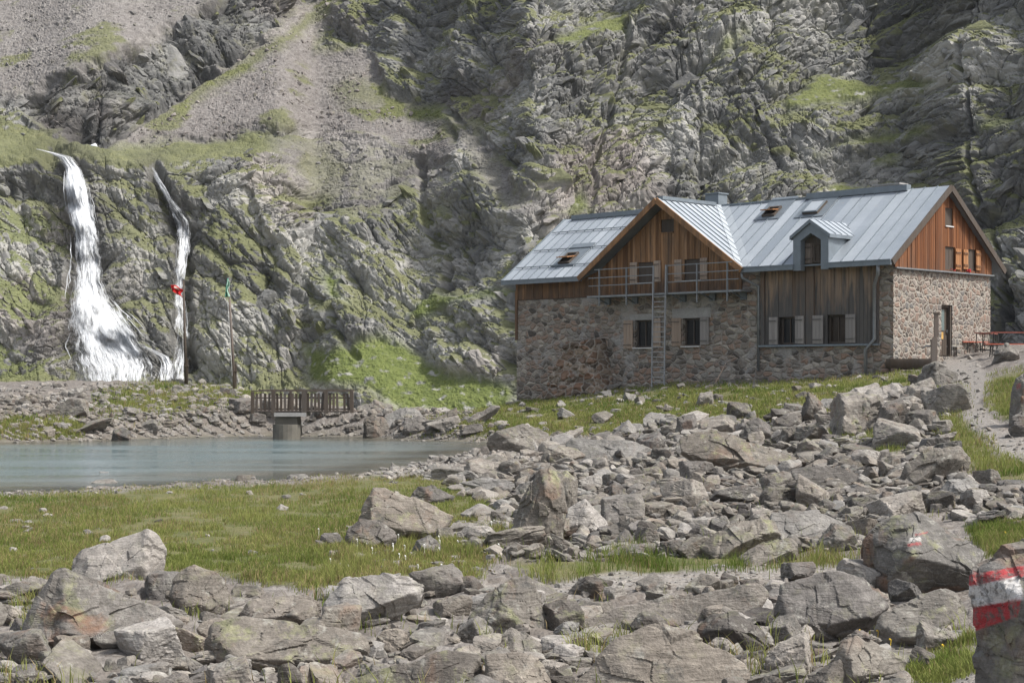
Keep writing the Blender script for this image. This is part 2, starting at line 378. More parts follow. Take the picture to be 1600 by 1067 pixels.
t = NT('ground_cover'); P = t.pos(); g = t.attr('grass'); pth = t.attr('path'); wet = t.attr('wet')
n1 = t.noise(P, 1.1, 5, .6); n2 = t.noise(P, 7.0, 5, .65); n3 = t.noise(P, 38.0, 3, .6)
vor = t.n('TexVoronoi', {'Vector': P, 'Scale': 9.0, 'Randomness': 1.0}); vor2 = t.n('TexVoronoi', {'Vector': P, 'Scale': 26.0})
peb = t.math('ADD', t.math('MULTIPLY', vor.outputs[0], .7), t.math('MULTIPLY', vor2.outputs[0], .4))
rub = t.mix(t.ramp(vor.outputs[1], [(0, 0.0), (1, 1.0)]), (.10, .088, .078), (.25, .232, .212))
rub = t.mix(t.ramp(n1, [(.35, 0.0), (.65, .55)]), rub, (.12, .098, .078))
grv = t.mix(t.ramp(vor2.outputs[1], [(.2, 0.0), (.8, 1.0)]), (.145, .133, .12), (.27, .255, .235))
grv = t.mix(t.ramp(n2, [(.4, 0.0), (.62, .5)]), grv, (.25, .215, .175))
gr = t.mix(t.ramp(n1, [(.35, 0.0), (.65, 1.0)]), (.080, .090, .030), (.135, .125, .055))
gr = t.mix(t.ramp(n2, [(.52, 0.0), (.66, .7)]), gr, (.15, .125, .08))
c = t.mix(pth, rub, grv); c = t.mix(g, c, gr)
c = t.mix(t.math('MULTIPLY', wet, .7), c, t.mix(n2, (.07, .065, .045), (.15, .14, .10)))
h = t.math('ADD', t.math('MULTIPLY', peb, -.8), t.math('MULTIPLY', n3, .3))
mat = t.bsdf(c, .9, t.bump(h, .8, .05), .2)
ground = mk('ground', np.stack([GX, GY, GZ], -1).reshape(-1, 3), grid_faces(NY, NA), mat, smooth=True, attrs={'grass': GG, 'path': GP, 'wet': sstep(-.35, .1, GSD)})
tag(ground, kind='structure')

# lake: one sheet of water, teal where deep, clear and brownish over the shallows
t = NT('lake_water'); P = t.pos(); dp = t.attr('depth')
w1 = t.noise(t.mapping(P, (1.0, 2.6, 1)), 3.4, 4, .6, .3); w2 = t.noise(t.mapping(P, (1.0, 2.0, 1)), 9.0, 3, .55)
nb = t.bump(t.math('ADD', w1, t.math('MULTIPLY', w2, .6)), .5, .06)
c = t.mix(t.ramp(dp, [(.1, 0.0), (.75, 1.0)]), (.105, .095, .068), (.085, .128, .135))
wind = t.ramp(t.noise(t.mapping(P, (.09, .55, 1)), 1.0, 5, .62, .3), [(.42, 0.0), (.6, 1.0)])      # streaks of ruffled water
c = t.mix(t.math('MULTIPLY', wind, .55), c, (.15, .178, .18))
mat = t.bsdf(c, t.math('ADD', .04, t.math('MULTIPLY', wind, .2)), nb, .5, 0, t.ramp(dp, [(0.0, .35), (.28, .93), (.6, 1.0)]), IOR=1.33)
la = np.linspace(-.50, .03, 260); ly = np.geomspace(30, 72, 240); LA, LY = np.meshgrid(la, ly); LX = LA * LY
lake = mk('lake', np.stack([LX, LY, np.zeros_like(LX)], -1).reshape(-1, 3), grid_faces(240, 260), mat, smooth=True, attrs={'depth': np.clip(lake_sd(LX, LY) / 9.0, 0, 1)})
tag(lake, kind='structure')

# ------------------------------------------------------------------ mountain: slope angles laid out over the face, carried up from its foot, then broken into crags
MS = 1.5
mpx = np.arange(-150, 1752, MS); mpy = np.arange(662, -70, -MS); NC, NR = len(mpx), len(mpy)
CX, CY = np.meshgrid(mpx, mpy)
lo = 8.0; lpx = np.arange(-200, 1808, lo); lpy = np.arange(-120, 720, lo); LPX, LPY = np.meshgrid(lpx, lpy)
def lowmask(poly, soft): return np.clip(poly_sd(LPX, LPY, poly) / soft + .5, 0, 1)
def up(G, jx=0.0, jy=0.0): return bil(G, (CY + jy - lpy[0]) / lo, (CX + jx - lpx[0]) / lo)
R_SCREE_HI = [(-300,-200),(350,-200),(335,0),(230,70),(110,112),(40,150),(-300,175)]
R_DARK = [(335,0),(350,-100),(600,-160),(480,5),(400,60),(300,132),(168,218),(125,212),(60,196),(20,160),(90,115),(200,72)]
R_SCREE = [(480,5),(600,-160),(640,-160),(520,0),(488,90),(560,75),(600,100),(610,150),(690,178),(715,232),(690,252),(620,232),(560,212),(470,196),(380,200),(330,214),(165,222),(300,132),(400,60)]
R_SCREE2 = [(690,170),(730,180),(790,260),(840,330),(800,330),(740,270)]
R_RUB = [(420,205),(560,212),(700,240),(700,330),(640,300),(560,335),(470,290),(430,250)]
R_SHELF = [(-300,196),(60,198),(170,220),(330,212),(420,205),(440,235),(330,255),(230,262),(120,240),(-300,262)]
R_LOW = [(-300,262),(110,250),(235,262),(330,258),(450,320),(500,420),(480,560),(400,600),(-300,610)]
R_APRON = [(478,540),(560,540),(600,528),(640,548),(705,585),(800,600),(800,650),(640,650),(570,604),(480,600)]
R_MID = [(440,220),(700,250),(850,330),(800,470),(640,540),(500,520),(450,330)]
R_LEDGE = [[(1225,150),(1290,108),(1380,122),(1470,126),(1440,140),(1370,142),(1290,158),(1230,168)],[(1272,240),(1340,222),(1390,206),(1462,196),(1440,212),(1380,226),(1330,232)],[(1355,248),(1390,234),(1405,242),(1365,254)],[(1285,298),(1312,280),(1352,292),(1340,304)],
 [(640,170),(700,165),(705,185),(660,196),(636,190)],[(624,484),(670,448),(690,455),(720,462),(700,476),(650,496)],[(500,425),(532,425),(528,450),(545,470),(515,462)],[(700,462),(800,448),(800,456),(710,474)],[(880,330),(900,300),(930,330)],[(930,30),(985,15),(980,60),(900,75),(860,60)],[(1180,40),(1150,60),(1120,85),(1130,60)],[(1520,185),(1600,178),(1600,192),(1530,196)]]
slope = np.full(LPX.shape, 55.0)
def setslope(poly, ang, soft):
    global slope
    m = lowmask(poly, soft); slope = slope * (1 - m) + ang * m
setslope(R_MID, 48, 50); setslope(R_LOW, 66, 30); setslope(R_DARK, 62, 24); setslope(R_SCREE, 36, 26); setslope(R_SCREE_HI, 36, 24); setslope(R_SCREE2, 40, 20)
setslope(R_SHELF, 27, 24); setslope(R_APRON, 33, 24)
setslope([(-300,590),(500,590),(500,720),(-300,720)], 24, 20)
setslope(R_RUB, 42, 24)
for q in R_LEDGE: setslope(q, 36, 14)
setslope([(820,330),(1010,250),(1040,330),(1000,420),(820,420)], 46, 40)
th = np.clip(up(slope), 22, 80) * D2R
# the gully cut behind the right wall and the wall's own steeper foot
D = np.empty((NR, NC)); D[0] = np.interp(mpx, [-150, 300, 480, 700, 820, 1000, 1400, 1500, 1760], [106, 106, 104, 99, 96, 97, 95, 88, 80])
for r in range(1, NR):
    ph0 = np.arctan((HOR - CY[r - 1]) / FPX); ph1 = np.arctan((HOR - CY[r]) / FPX); pm = (ph0 + ph1) / 2
    D[r] = D[r - 1] * (1 + (ph1 - ph0) / np.cos(pm)**2 / (np.tan(th[r]) - np.tan(pm)))
def blur(G, k, ax):
    c = np.cumsum(np.pad(G, [(k + 1, k) if a == ax else (0, 0) for a in (0, 1)], mode='edge'), ax)
    n = G.shape[ax]; return (np.take(c, range(2 * k + 1, 2 * k + 1 + n), ax) - np.take(c, range(0, n), ax)) / (2 * k + 1)
for _ in range(2): D = blur(D, 10, 1)
BX, BY, BZ = (CX - 800) / FPX * D, D, CAMH + (HOR - CY) / FPX * D
dS = np.hypot(np.diff(BY, axis=0), np.diff(BZ, axis=0)); S = np.vstack([np.zeros((1, NC)), np.cumsum(dS, 0)])
du = np.stack([np.gradient(BX, axis=1), np.gradient(BY, axis=1), np.gradient(BZ, axis=1)], -1); dv = np.stack([np.gradient(BX, axis=0), np.gradient(BY, axis=0), np.gradient(BZ, axis=0)], -1)
NB = np.cross(du, dv); NB /= np.linalg.norm(NB, axis=2, keepdims=True); NB *= np.sign(-NB[..., 1:2])
jx = 16 * fbm2(BX * .35, S * .35, 3, 41); jy = 12 * fbm2(BX * .35, S * .35, 3, 51)
def region(poly, soft, j=1.0): return up(lowmask(poly, soft), jx * j, jy * j)
scree = np.clip(np.maximum.reduce([region(R_SCREE, 16), region(R_SCREE_HI, 16), region(R_SCREE2, 16) * .8, region(R_RUB, 30) * .62]), 0, 1)
ledge = np.maximum.reduce([region(q, 9, .7) for q in R_LEDGE]); apron = region(R_APRON, 14); dark = region(R_DARK, 12)
lowc = region(R_LOW, 30); shelf = region(R_SHELF, 22)
rock = np.clip(1 - scree - ledge * .9 - apron * .92, 0, 1)
rgt = sstep(760, 900, CX)                                                     # the right wall, bedded up to the right
def rot(x, y, a, sx, sy): c, s = math.cos(a), math.sin(a); return (x * c + y * s) / sx, (-x * s + y * c) / sy
SX = BX + .3 * fbm2(BX * .25, S * .25, 3, 61); SS = S + .3 * fbm2(BX * .25 + 9, S * .25, 3, 71)
def crag(a, seed):
    v0, e0, i0 = facet2c(*rot(SX, SS, a + .15, 9.0, 5.0), seed + 80, 1.0)
    v1, e1, i1 = facet2c(*rot(SX, SS, a, 4.2, 2.1), seed, 1.0); v2, e2, i2 = facet2c(*rot(SX, SS, a + .1, 1.9, .95), seed + 20, 1.0)
    v3, e3, i3 = facet2c(*rot(SX, SS, a - .1, .85, .45), seed + 40, .9); v4, e4 = facet2(*rot(SX, SS, a, .38, .24), seed + 60, 1.0)
    h = 1.5 * v0 + .85 * v1 + .45 * v2 + .22 * v3 + .10 * v4
    h -= .16 * (1 - sstep(0, .05, e1)) + .12 * (1 - sstep(0, .06, e2)) + .06 * (1 - sstep(0, .08, e3))
    return h, (i0 - .5) * .8 + (i1 - .5) * .8 + (i2 - .5) * .9 + (i3 - .5) * .5
(hA, tA), (hB, tB) = crag(.62, 100), crag(-.95, 300)
bm_ = sstep(-.15, .15, fbm2(BX * .06, S * .06, 2, 81) + (rgt - .45) * .5 + dark * .5)
hr = hA * bm_ + hB * (1 - bm_); tcell = tA * bm_ + tB * (1 - bm_)
big = 1.15 * fbm2(BX * .07, S * .06, 3, 91) + .45 * fbm2(BX * .2, S * .2, 3, 95)
disp = rock * (1 - .65 * shelf) * (hr * (1 + .25 * rgt) + big * .8) + (1 - rock) * big * .35
fv, fe = facet2(BX / .55, S / .45, 500, 1.0); fv2, _ = facet2(BX / .22, S / .2, 520, 1.0)
disp += scree * (.08 * fv * sstep(.0, .5, fbm2(BX * .3, S * .3, 2, 98) + .35) + .055 * fv2) + (ledge + apron) * (.10 * fbm2(BX * 1.2, S * 1.2, 3, 99) + .05 * fv2)
def cut(line, width, depth):
    global disp
    ld = line_d(CX + jx * .9, CY + jy * .5, line); disp = disp - depth * (1 - sstep(width * .3, width * 1.5, ld)) * (.55 + .9 * fbm2(BX * .5, S * .5, 2, 77))
for ln, wd, dp in [([(1000,-80),(985,40),(968,120),(945,200),(925,260),(922,330)], 5, .9), ([(1503,-80),(1506,60),(1505,150),(1506,230),(1515,300),(1590,470)], 4, 1.1), ([(860,40),(880,90),(910,150),(960,210)], 4, .5),
    ([(1040,20),(1090,100),(1095,250),(1100,300)], 4, .5), ([(1140,20),(1150,110),(1210,230),(1240,270)], 4, .5), ([(700,170),(790,250),(850,300)], 6, .7), ([(660,250),(655,330),(690,390),(690,440)], 8, 1.1),
    ([(380,300),(430,400),(500,470),(560,560)], 7, .7), ([(560,300),(640,270),(700,250)], 6, .7), ([(800,380),(800,480),(790,560)], 9, 1.0), ([(1575,430),(1560,520)], 10, 2.0),
    ([(-40,285),(40,275),(90,300),(112,330)], 16, 2.2), ([(112,330),(112,420),(100,470)], 9, 1.6), ([(238,262),(262,310),(288,365),(284,440),(284,560)], 12, 1.8), ([(75,238),(112,260),(125,330),(135,430)], 24, 1.2), ([(400,420),(470,480),(480,520)], 12, 1.0), ([(165,216),(250,165),(400,60)], 10, 1.2)]:
    cut(ln, wd, dp)
disp -= dark * .5 * sstep(.2, .9, dark)
MV = np.stack([BX, BY, BZ], -1) + NB * disp[..., None]
MV[0, :, 2] -= 2.0
du = np.stack([np.gradient(MV[..., k], axis=1) for k in range(3)], -1); dv = np.stack([np.gradient(MV[..., k], axis=0) for k in range(3)], -1)
NM = np.cross(du, dv); NM /= np.linalg.norm(NM, axis=2, keepdims=True) + 1e-9; NM *= np.sign((NM * NB).sum(-1, keepdims=True))
flat = blur(blur(NM[..., 2], 2, 0), 2, 1)
gn = 1.15 * fbm2(BX * .17, S * .22, 6, 111, .6) ; gn2 = fbm2(BX * 1.3, S * 1.3, 3, 121)
FQ = np.median(flat[rock > .6]); print('FQ', FQ)
gmid = .12 * region(R_LOW, 60) + .14 * shelf + .05 * sstep(300, 100, CY) * rgt + .16 * region([(-100,300),(90,320),(100,520),(60,590),(-100,590)], 30) + .08 * region([(860,20),(1000,0),(990,120),(1060,300),(900,330),(800,200)], 60)
grass = sstep(.04, .17, (flat - FQ) * 1.25 + (NM[..., 2] - flat) * .45 + gn * .62 - .055 - .05 * rgt + gn2 * .25 + gmid) * .88
grass = np.maximum(grass * rock * (1 - dark * .9), np.maximum(ledge, apron) * (1 - sstep(.1, .5, gn2 * 1.2 - .1 + .2 * fv)))
strip = np.exp(-(line_d(CX + jx, CY + jy, [(290,160),(380,100),(470,45),(520,0)]) / 10) ** 2) + .8 * np.exp(-(line_d(CX + jx, CY + jy, [(540,140),(620,165),(690,175)]) / 20) ** 2)
grass = np.clip(np.maximum(grass, scree * (strip * .75 + .8 * sstep(.22, .5, gn + .05))), 0, 1)
fresh = np.clip(apron * 1.0 + ledge * sstep(300, 400, CY) + .45 * ledge + .5 * region([(-100,300),(90,320),(100,520),(60,590),(-100,590)], 30), 0, 1)
wets = np.exp(-(line_d(CX, CY, [(238,262),(262,310),(284,380),(284,580)]) / 26) ** 2) + np.exp(-(line_d(CX, CY, [(100,250),(130,330),(135,430),(170,600)]) / 55) ** 2) + .8 * np.exp(-(line_d(CX, CY, [(690,390),(690,440)]) / 30) ** 2)
tone = np.clip(.5 + .27 * tcell + .9 * fbm2(BX * .16, S * .16, 4, 131) + .25 * fv - .42 * dark + .22 * sstep(150, 420, CY) * (1 - rgt) - .01 * rgt, 0, 1)
pink = np.clip(scree * (.4 + .8 * region(R_SCREE, 30)) + rock * .7 * sstep(.05, .45, fbm2(BX * .11, S * .11, 3, 141)) * (1 - rgt * .7) + .9 * region([(860,230),(1010,200),(1040,320),(860,330)], 40), 0, 1)
t = NT('mountain_rock_and_turf'); P = t.pos()
g, sc, to, pk, fr, we = [t.attr(k) for k in ('grass', 'scree', 'tone', 'pink', 'fresh', 'wet')]
n1 = t.noise(P, .9, 6, .65, .4); n2 = t.noise(P, 5.5, 4, .65); bed = t.noise(t.mapping(P, (.7, .7, 4.5), (.3, .55, .2)), 1.0, 5, .65, .5)
f = t.math('ADD', t.math('MULTIPLY', to, .45), t.math('ADD', t.math('MULTIPLY', n2, .22), t.math('MULTIPLY', bed, .33)))
c = t.ramp(f, [(.26, (.075, .075, .074)), (.5, (.180, .178, .169)), (.74, (.355, .345, .318))])
c = t.mix(t.math('MULTIPLY', pk, .5), c, t.ramp(f, [(.3, (.12, .095, .085)), (.7, (.36, .30, .27))]))
c = t.mix(t.ramp(n1, [(.54, 0.0), (.66, .5)]), c, (.15, .145, .09))
vs = t.n('TexVoronoi', {'Vector': P, 'Scale': 3.6}).outputs[1]
scr = t.ramp(t.math('ADD', t.math('MULTIPLY', vs, .5), t.math('MULTIPLY', n2, .6)), [(.2, (.110, .100, .093)), (.55, (.160, .147, .137)), (.95, (.25, .235, .22))])
c = t.mix(t.math('MULTIPLY', sc, .85), c, scr)
go = t.ramp(t.math('ADD', t.math('MULTIPLY', n1, .5), t.math('MULTIPLY', n2, .5)), [(.35, (.078, .084, .040)), (.55, (.128, .134, .058)), (.7, (.19, .185, .092))])
gf = t.ramp(t.math('ADD', t.math('MULTIPLY', n1, .5), t.math('MULTIPLY', n2, .5)), [(.35, (.075, .095, .030)), (.55, (.125, .148, .045)), (.7, (.185, .195, .075))])
c = t.mix(g, c, t.mix(fr, go, gf))
c = t.mix(t.math('MULTIPLY', we, .55, clamp=True), c, (.055, .052, .046))
mat = t.bsdf(c, .9, t.bump(t.math('ADD', t.math('MULTIPLY', n2, .5), t.math('MULTIPLY', bed, .5)), .4, .18), .18)
mtn = mk('mountain_slope', MV.reshape(-1, 3), grid_faces(NR, NC), mat, smooth=False,
         attrs={'grass': grass, 'scree': scree, 'tone': tone, 'pink': pink, 'fresh': fresh, 'wet': np.clip(wets, 0, 1)})
tag(mtn, kind='structure'); print('grass cover', grass.mean())
MGR = grass
def mtn_pt(px, py, off=0.0):
    r = (662 - np.asarray(py, float)) / MS; c = (np.asarray(px, float) + 150) / MS
    p = np.stack([bil(MV[..., k], r, c) for k in range(3)], -1); return p + np.array([0, -1, .25]) * np.asarray(off)[..., None] if np.ndim(off) else p + np.array([0, -1, .25]) * off
# ------------------------------------------------------------------ the mountain hut
t = NT('coursed_rubble_stone'); O = t.obj()
dst = t.n('VectorMath', {0: O, 1: t.n('VectorMath', {0: t.n('TexNoise', {'Vector': O, 'Scale': 1.6, 'Detail': 3}).outputs[1], 'Scale': .35}, operation='SCALE').outputs[0]}, operation='ADD').outputs[0]
Q = t.mapping(dst, (2.7, 2.7, 5.0))
v = t.n('TexVoronoi', {'Vector': Q, 'Scale': 1.0, 'Randomness': .9}); e = t.n('TexVoronoi', {'Vector': Q, 'Scale': 1.0, 'Randomness': .9}, feature='DISTANCE_TO_EDGE').outputs[0]
sep = t.n('SeparateColor', {0: v.outputs[1]}); n2 = t.noise(O, 14, 4, .65); n1 = t.noise(O, .55, 4, .6, .6)
c = t.ramp(sep.outputs[0], [(0, (.10, .088, .076)), (.25, (.25, .215, .18)), (.5, (.33, .225, .165)), (.72, (.28, .26, .225)), (1, (.48, .42, .35))])
c = t.mix(.5, c, t.ramp(n2, [(.3, .35), (.7, 1.0)]), 'MULTIPLY')
mort = t.ramp(e, [(.03, 1.0), (.10, 0.0)])
c = t.mix(t.math('MULTIPLY', mort, .75), c, t.mix(n2, (.20, .18, .155), (.37, .34, .30)))
pm = t.ramp(t.math('ADD', n1, t.math('MULTIPLY', t.noise(O, 3.2, 4, .6), .25)), [(.67, 0.0), (.76, .7)])
c = t.mix(pm, c, t.mix(n2, (.23, .22, .205), (.36, .35, .33)))
h = t.math('ADD', t.math('MULTIPLY', t.ramp(e, [(0, 0.0), (.22, 1.0)]), t.math('SUBTRACT', 1.0, pm)), t.math('MULTIPLY', n2, .5))
M['stone_facade'] = t.bsdf(c, .9, t.bump(h, .9, .07), .2)
m2 = M['stone_facade'].copy(); m2.name = 'big_dark_rubble_stone'; M['stone_big'] = m2
for nd in m2.node_tree.nodes:
    if nd.type == 'MAPPING' and abs(nd.inputs['Scale'].default_value[2] - 5.0) < .01: nd.inputs['Scale'].default_value = (1.9, 1.9, 3.3)
    if nd.type == 'VALTORGB' and len(nd.color_ramp.elements) == 5:
        for el in nd.color_ramp.elements: c4 = el.color; el.color = (c4[0] * .68, c4[1] * .60, c4[2] * .54, 1)
    if nd.type == 'VALTORGB' and abs(nd.color_ramp.elements[0].position - .67) < .001: nd.color_ramp.elements[0].position = .95; nd.color_ramp.elements[1].position = 1.0
t = NT('field_stone_in_pale_mortar'); O = t.obj()
dst = t.n('VectorMath', {0: O, 1: t.n('VectorMath', {0: t.n('TexNoise', {'Vector': O, 'Scale': 2.2, 'Detail': 3}).outputs[1], 'Scale': .3}, operation='SCALE').outputs[0]}, operation='ADD').outputs[0]
Q = t.mapping(dst, (4.0, 4.0, 4.4))
v = t.n('TexVoronoi', {'Vector': Q, 'Scale': 1.0}); e = t.n('TexVoronoi', {'Vector': Q, 'Scale': 1.0}, feature='DISTANCE_TO_EDGE').outputs[0]
sep = t.n('SeparateColor', {0: v.outputs[1]}); n2 = t.noise(O, 16, 4, .65)
c = t.ramp(sep.outputs[0], [(0, (.075, .064, .056)), (.25, (.18, .13, .10)), (.5, (.16, .152, .142)), (.72, (.255, .18, .14)), (1, (.27, .25, .225))])
c = t.mix(.45, c, t.ramp(n2, [(.3, .4), (.7, 1.0)]), 'MULTIPLY')
mort = t.ramp(e, [(.05, 1.0), (.15, 0.0)])
c = t.mix(t.math('MULTIPLY', mort, .9), c, t.mix(n2, (.235, .21, .175), (.35, .32, .275)))
h = t.math('ADD', t.ramp(e, [(.02, 0.0), (.2, 1.0)]), t.math('MULTIPLY', n2, .35))
M['stone_gable'] = t.bsdf(c, .9, t.bump(h, .8, .05), .2)
def wood(name, lo, mid, hi, grey, gcol=(.13, .12, .11), base_dark=0.0, zr=(3.4, 4.4)):
    t = NT(name); O = t.obj(); to = t.attr('tone')
    s = t.noise(t.mapping(O, (9, 9, .5)), 1.6, 5, .65); s2 = t.noise(t.mapping(O, (40, 40, 1.2)), 1.5, 3, .6)
    f = t.math('ADD', t.math('MULTIPLY', to, .5), t.math('ADD', t.math('MULTIPLY', s, .35), t.math('MULTIPLY', s2, .2)))
    c = t.ramp(f, [(.25, lo), (.52, mid), (.8, hi)])
    z = t.n('SeparateXYZ', {0: O}).outputs[2]
    gm = t.math('ADD', t.math('MULTIPLY', t.noise(t.mapping(O, (3, 3, .35)), 1.3, 4, .65), 1.0), t.math('MULTIPLY', to, .25))
    if base_dark: gm = t.math('ADD', gm, t.math('MULTIPLY', t.n('MapRange', {0: z, 1: zr[0], 2: zr[1], 3: 1.0, 4: 0.0}).outputs[0], base_dark))
    c = t.mix(t.math('MULTIPLY', t.ramp(gm, [(.55, 0.0), (.85, 1.0)]), grey), c, t.mix(s2, tuple(x * .55 for x in gcol), tuple(x * 1.5 for x in gcol)))
    return t.bsdf(c, .75, t.bump(s2, .3, .01), .2)
M['larch'] = wood('orange_larch', (.11, .055, .026), (.27, .145, .068), (.46, .27, .145), .85, (.075, .052, .037), .26, (3.3, 4.6))
M['larch_gable'] = wood('red_brown_larch', (.06, .022, .010), (.165, .062, .022), (.27, .115, .048), .6, (.06, .04, .03), .1, (4.0, 4.7))
M['grey_wood'] = wood('weathered_boards', (.10, .068, .048), (.27, .19, .13), (.46, .33, .23), .97, (.08, .076, .072), .38, (1.8, 4.0))
M['shutter_pale'] = wood('pale_shutter_wood', (.20, .14, .10), (.34, .26, .20), (.48, .39, .31), .4, (.2, .18, .16))
M['shutter_grey'] = wood('grey_shutter_wood', (.14, .13, .12), (.24, .22, .205), (.34, .315, .29), .4, (.14, .135, .13))
M['shutter_brown'] = wood('brown_shutter_wood', (.16, .07, .03), (.30, .14, .06), (.42, .22, .10), .3, (.1, .07, .05))
M['dark_wood'] = wood('dark_old_wood', (.035, .026, .02), (.075, .058, .045), (.13, .10, .08), .6, (.08, .075, .07))
M['old_wood'] = wood('grey_brown_timber', (.07, .055, .045), (.15, .12, .10), (.26, .215, .18), .7, (.12, .11, .10))
t = NT('standing_seam_sheet'); O = t.obj(); to = t.attr('tone')
n1 = t.noise(O, .8, 5, .6); n2 = t.noise(t.mapping(O, (1, 1, 1)), 7, 4, .6); sp = t.noise(O, 2.6, 6, .7)
f = t.math('ADD', t.math('MULTIPLY', to, .5), t.math('ADD', t.math('MULTIPLY', n1, .35), t.math('MULTIPLY', n2, .2)))
c = t.ramp(f, [(.3, (.235, .265, .295)), (.7, (.40, .43, .455))])
c = t.mix(t.ramp(sp, [(.62, 0.0), (.72, .35)]), c, (.30, .27, .22))
M['roof'] = t.bsdf(c, .5, t.bump(n1, .12, .03), .45, .25)
M['zinc'] = plain('zinc_flashing', (.16, .185, .205), .5, .2, 3, .3, .4)
M['zinc_pale'] = plain('pale_zinc', (.38, .41, .43), .5, .15, 2, .3, .4)
M['galv'] = plain('galvanised_steel', (.20, .21, .215), .5, .25, 6, .5, .4)
M['concrete'] = plain('rough_concrete', (.29, .28, .265), .9, .25, 3, 0, .2, .4)
M['glass'] = plain('dark_window_glass', (.016, .017, .018), .12, .3, .8, 0, .2, .02)
M['curtain'] = plain('window_glass_with_brown_room', (.035, .026, .02), .12, .5, 1.5, 0, .2, .02)
M['white'] = plain('white_paint', (.62, .61, .59), .6, .12, 4)
M['seal'] = plain('dark_frame_paint', (.035, .033, .03), .5, .2)

HA = 44.69 * D2R
HX = (1396 - 800) / FPX * 64.15
hut = empty('mountain_hut', (HX, 64.15, CAMH), -HA, 'stone alpine hut with brown timber gables and grey sheet metal roof above the lake', 'hut')
HL, HW, OE, HE, HR = 20.37, 7.494, .62, 4.36, 7.52
MR = (HR - HE) / (HW / 2 + OE); RV = HW / 2; GX0, GXA, GX1 = -15.68, -11.2, -6.72; MC = (HR - HE) / (GXA - GX0)
FM = Matrix(((1, 0, 0, 0), (0, -1, 0, 0), (0, 0, 1, 0), (0, 0, 0, 1)))         # (along the front, outward, up)
GM = Matrix(((0, 1, 0, 0), (1, 0, 0, 0), (0, 0, 1, 0), (0, 0, 0, 1)))          # the same for the right gable
def wall(mb, T, s0, s1, z0, z1, holes, depth=.4):
    ss = sorted({s0, s1, *[min(max(h[i], s0), s1) for h in holes for i in (0, 1)]}); zs = sorted({z0, z1, *[min(max(h[i], z0), z1) for h in holes for i in (2, 3)]})
    for a, b in zip(ss[:-1], ss[1:]):
        for c_, d in zip(zs[:-1], zs[1:]):
            m_, q = (a + b) / 2, (c_ + d) / 2
            if any(h[0] < m_ < h[1] and h[2] < q < h[3] for h in holes): continue
            mb.add([T @ Vector((x, 0, z)) for x, z in ((a, c_), (b, c_), (b, d), (a, d))], [(0, 1, 2, 3)])
    for a, b, c_, d in holes:
        for (x0, zz0), (x1, zz1) in (((a, c_), (b, c_)), ((b, c_), (b, d)), ((b, d), (a, d)), ((a, d), (a, c_))):
            mb.add([T @ Vector(p) for p in ((x0, 0, zz0), (x1, 0, zz1), (x1, -depth, zz1), (x0, -depth, zz0))], [(0, 1, 2, 3)])
loA, loB, BAY = (-13.08, -12.1, 1.15, 2.36), (-10.37, -9.44, 1.19, 2.38), (-6.2, -.63, 1.14, 3.45)
mb = MB(); wall(mb, FM, -HL, 0, -1.6, 3.45, [loA, loB, BAY]); wall(mb, FM, -7.2, -6.2, 3.45, HE + .3, []); wall(mb, FM, -.63, 0, 3.45, HE + .3, [])
front = mb.build('front_wall', M['stone_facade'], hut)
DOOR = (3.56, 4.40, .70, 2.77)
mb = MB(); wall(mb, GM, 0.0, HW, -.8, 4.09, [DOOR])
mb.build('gable_wall', M['stone_gable'], hut)
mb = MB(); mb.add([(-HL, HW, -1.6), (0, HW, -1.6), (0, HW, HE), (-HL, HW, HE), (-HL, 0, -1.6), (-HL, 0, 3.45), (-HL, HW, 3.45)], [(0, 1, 2, 3), (4, 0, 6, 5)])
mb.build('rear_wall', M['stone_facade'], hut)
# corner quoins, battered left end, buttress, lintels
mb = MB()
b0 = [(-17.75, 1.5, -1.7), (-13.95, 1.5, -1.7), (-13.95, 0, -1.7), (-17.9, 0, -1.7)]; b1 = [(-16.45, .8, 1.45), (-14.85, .85, 1.52), (-14.8, 0, 1.6), (-16.6, 0, 1.5)]
def taper(bot, top, nx, nz, amp, seed):
    """a rough tapered masonry block, its faces broken up"""
    P_, F_ = [], []
    def quad(a, b, c_, d):
        n0 = len(P_)
        for j in range(nz + 1):
            for i in range(nx + 1):
                u, v_ = i / nx, j / nz; P_.append((Vector(a) * (1 - u) + Vector(b) * u) * (1 - v_) + (Vector(d) * (1 - u) + Vector(c_) * u) * v_)
        for j in range(nz):
            for i in range(nx): k = n0 + j * (nx + 1) + i; F_.append((k, k + 1, k + nx + 2, k + nx + 1))
    for i in range(4): quad(bot[i], bot[(i + 1) % 4], top[(i + 1) % 4], top[i])
    quad(*top); A = np.array([tuple(p) for p in P_])
    d, _ = facet2(A[:, 0] * 2.6, A[:, 2] * 4.2, seed, .7); A[:, 1] += amp * d; A[:, 0] += amp * .6 * pn2(A[:, 1] * 3, A[:, 2] * 4, seed)
    return A, F_
A, F_ = taper(b0, b1, 30, 26, .16, 11); A[:, 1] *= -1; mb.add(A, F_); mb.build('buttress', M['stone_big'], hut)
for s0, s1, z0, z1 in ((-13.35, -11.95, 2.36, 2.62), (-10.95, -8.85, 2.38, 2.80)):
    mb = MB(); mb.box(s0, s1, -.015, .1, z0, z1); mb.build('lintel', M['concrete'], hut)
mb = MB(); mb.box(-HL - .06, -HL + .08, -.06, .1, 1.6, 3.9); mb.build('corner_board', M['larch'], hut)

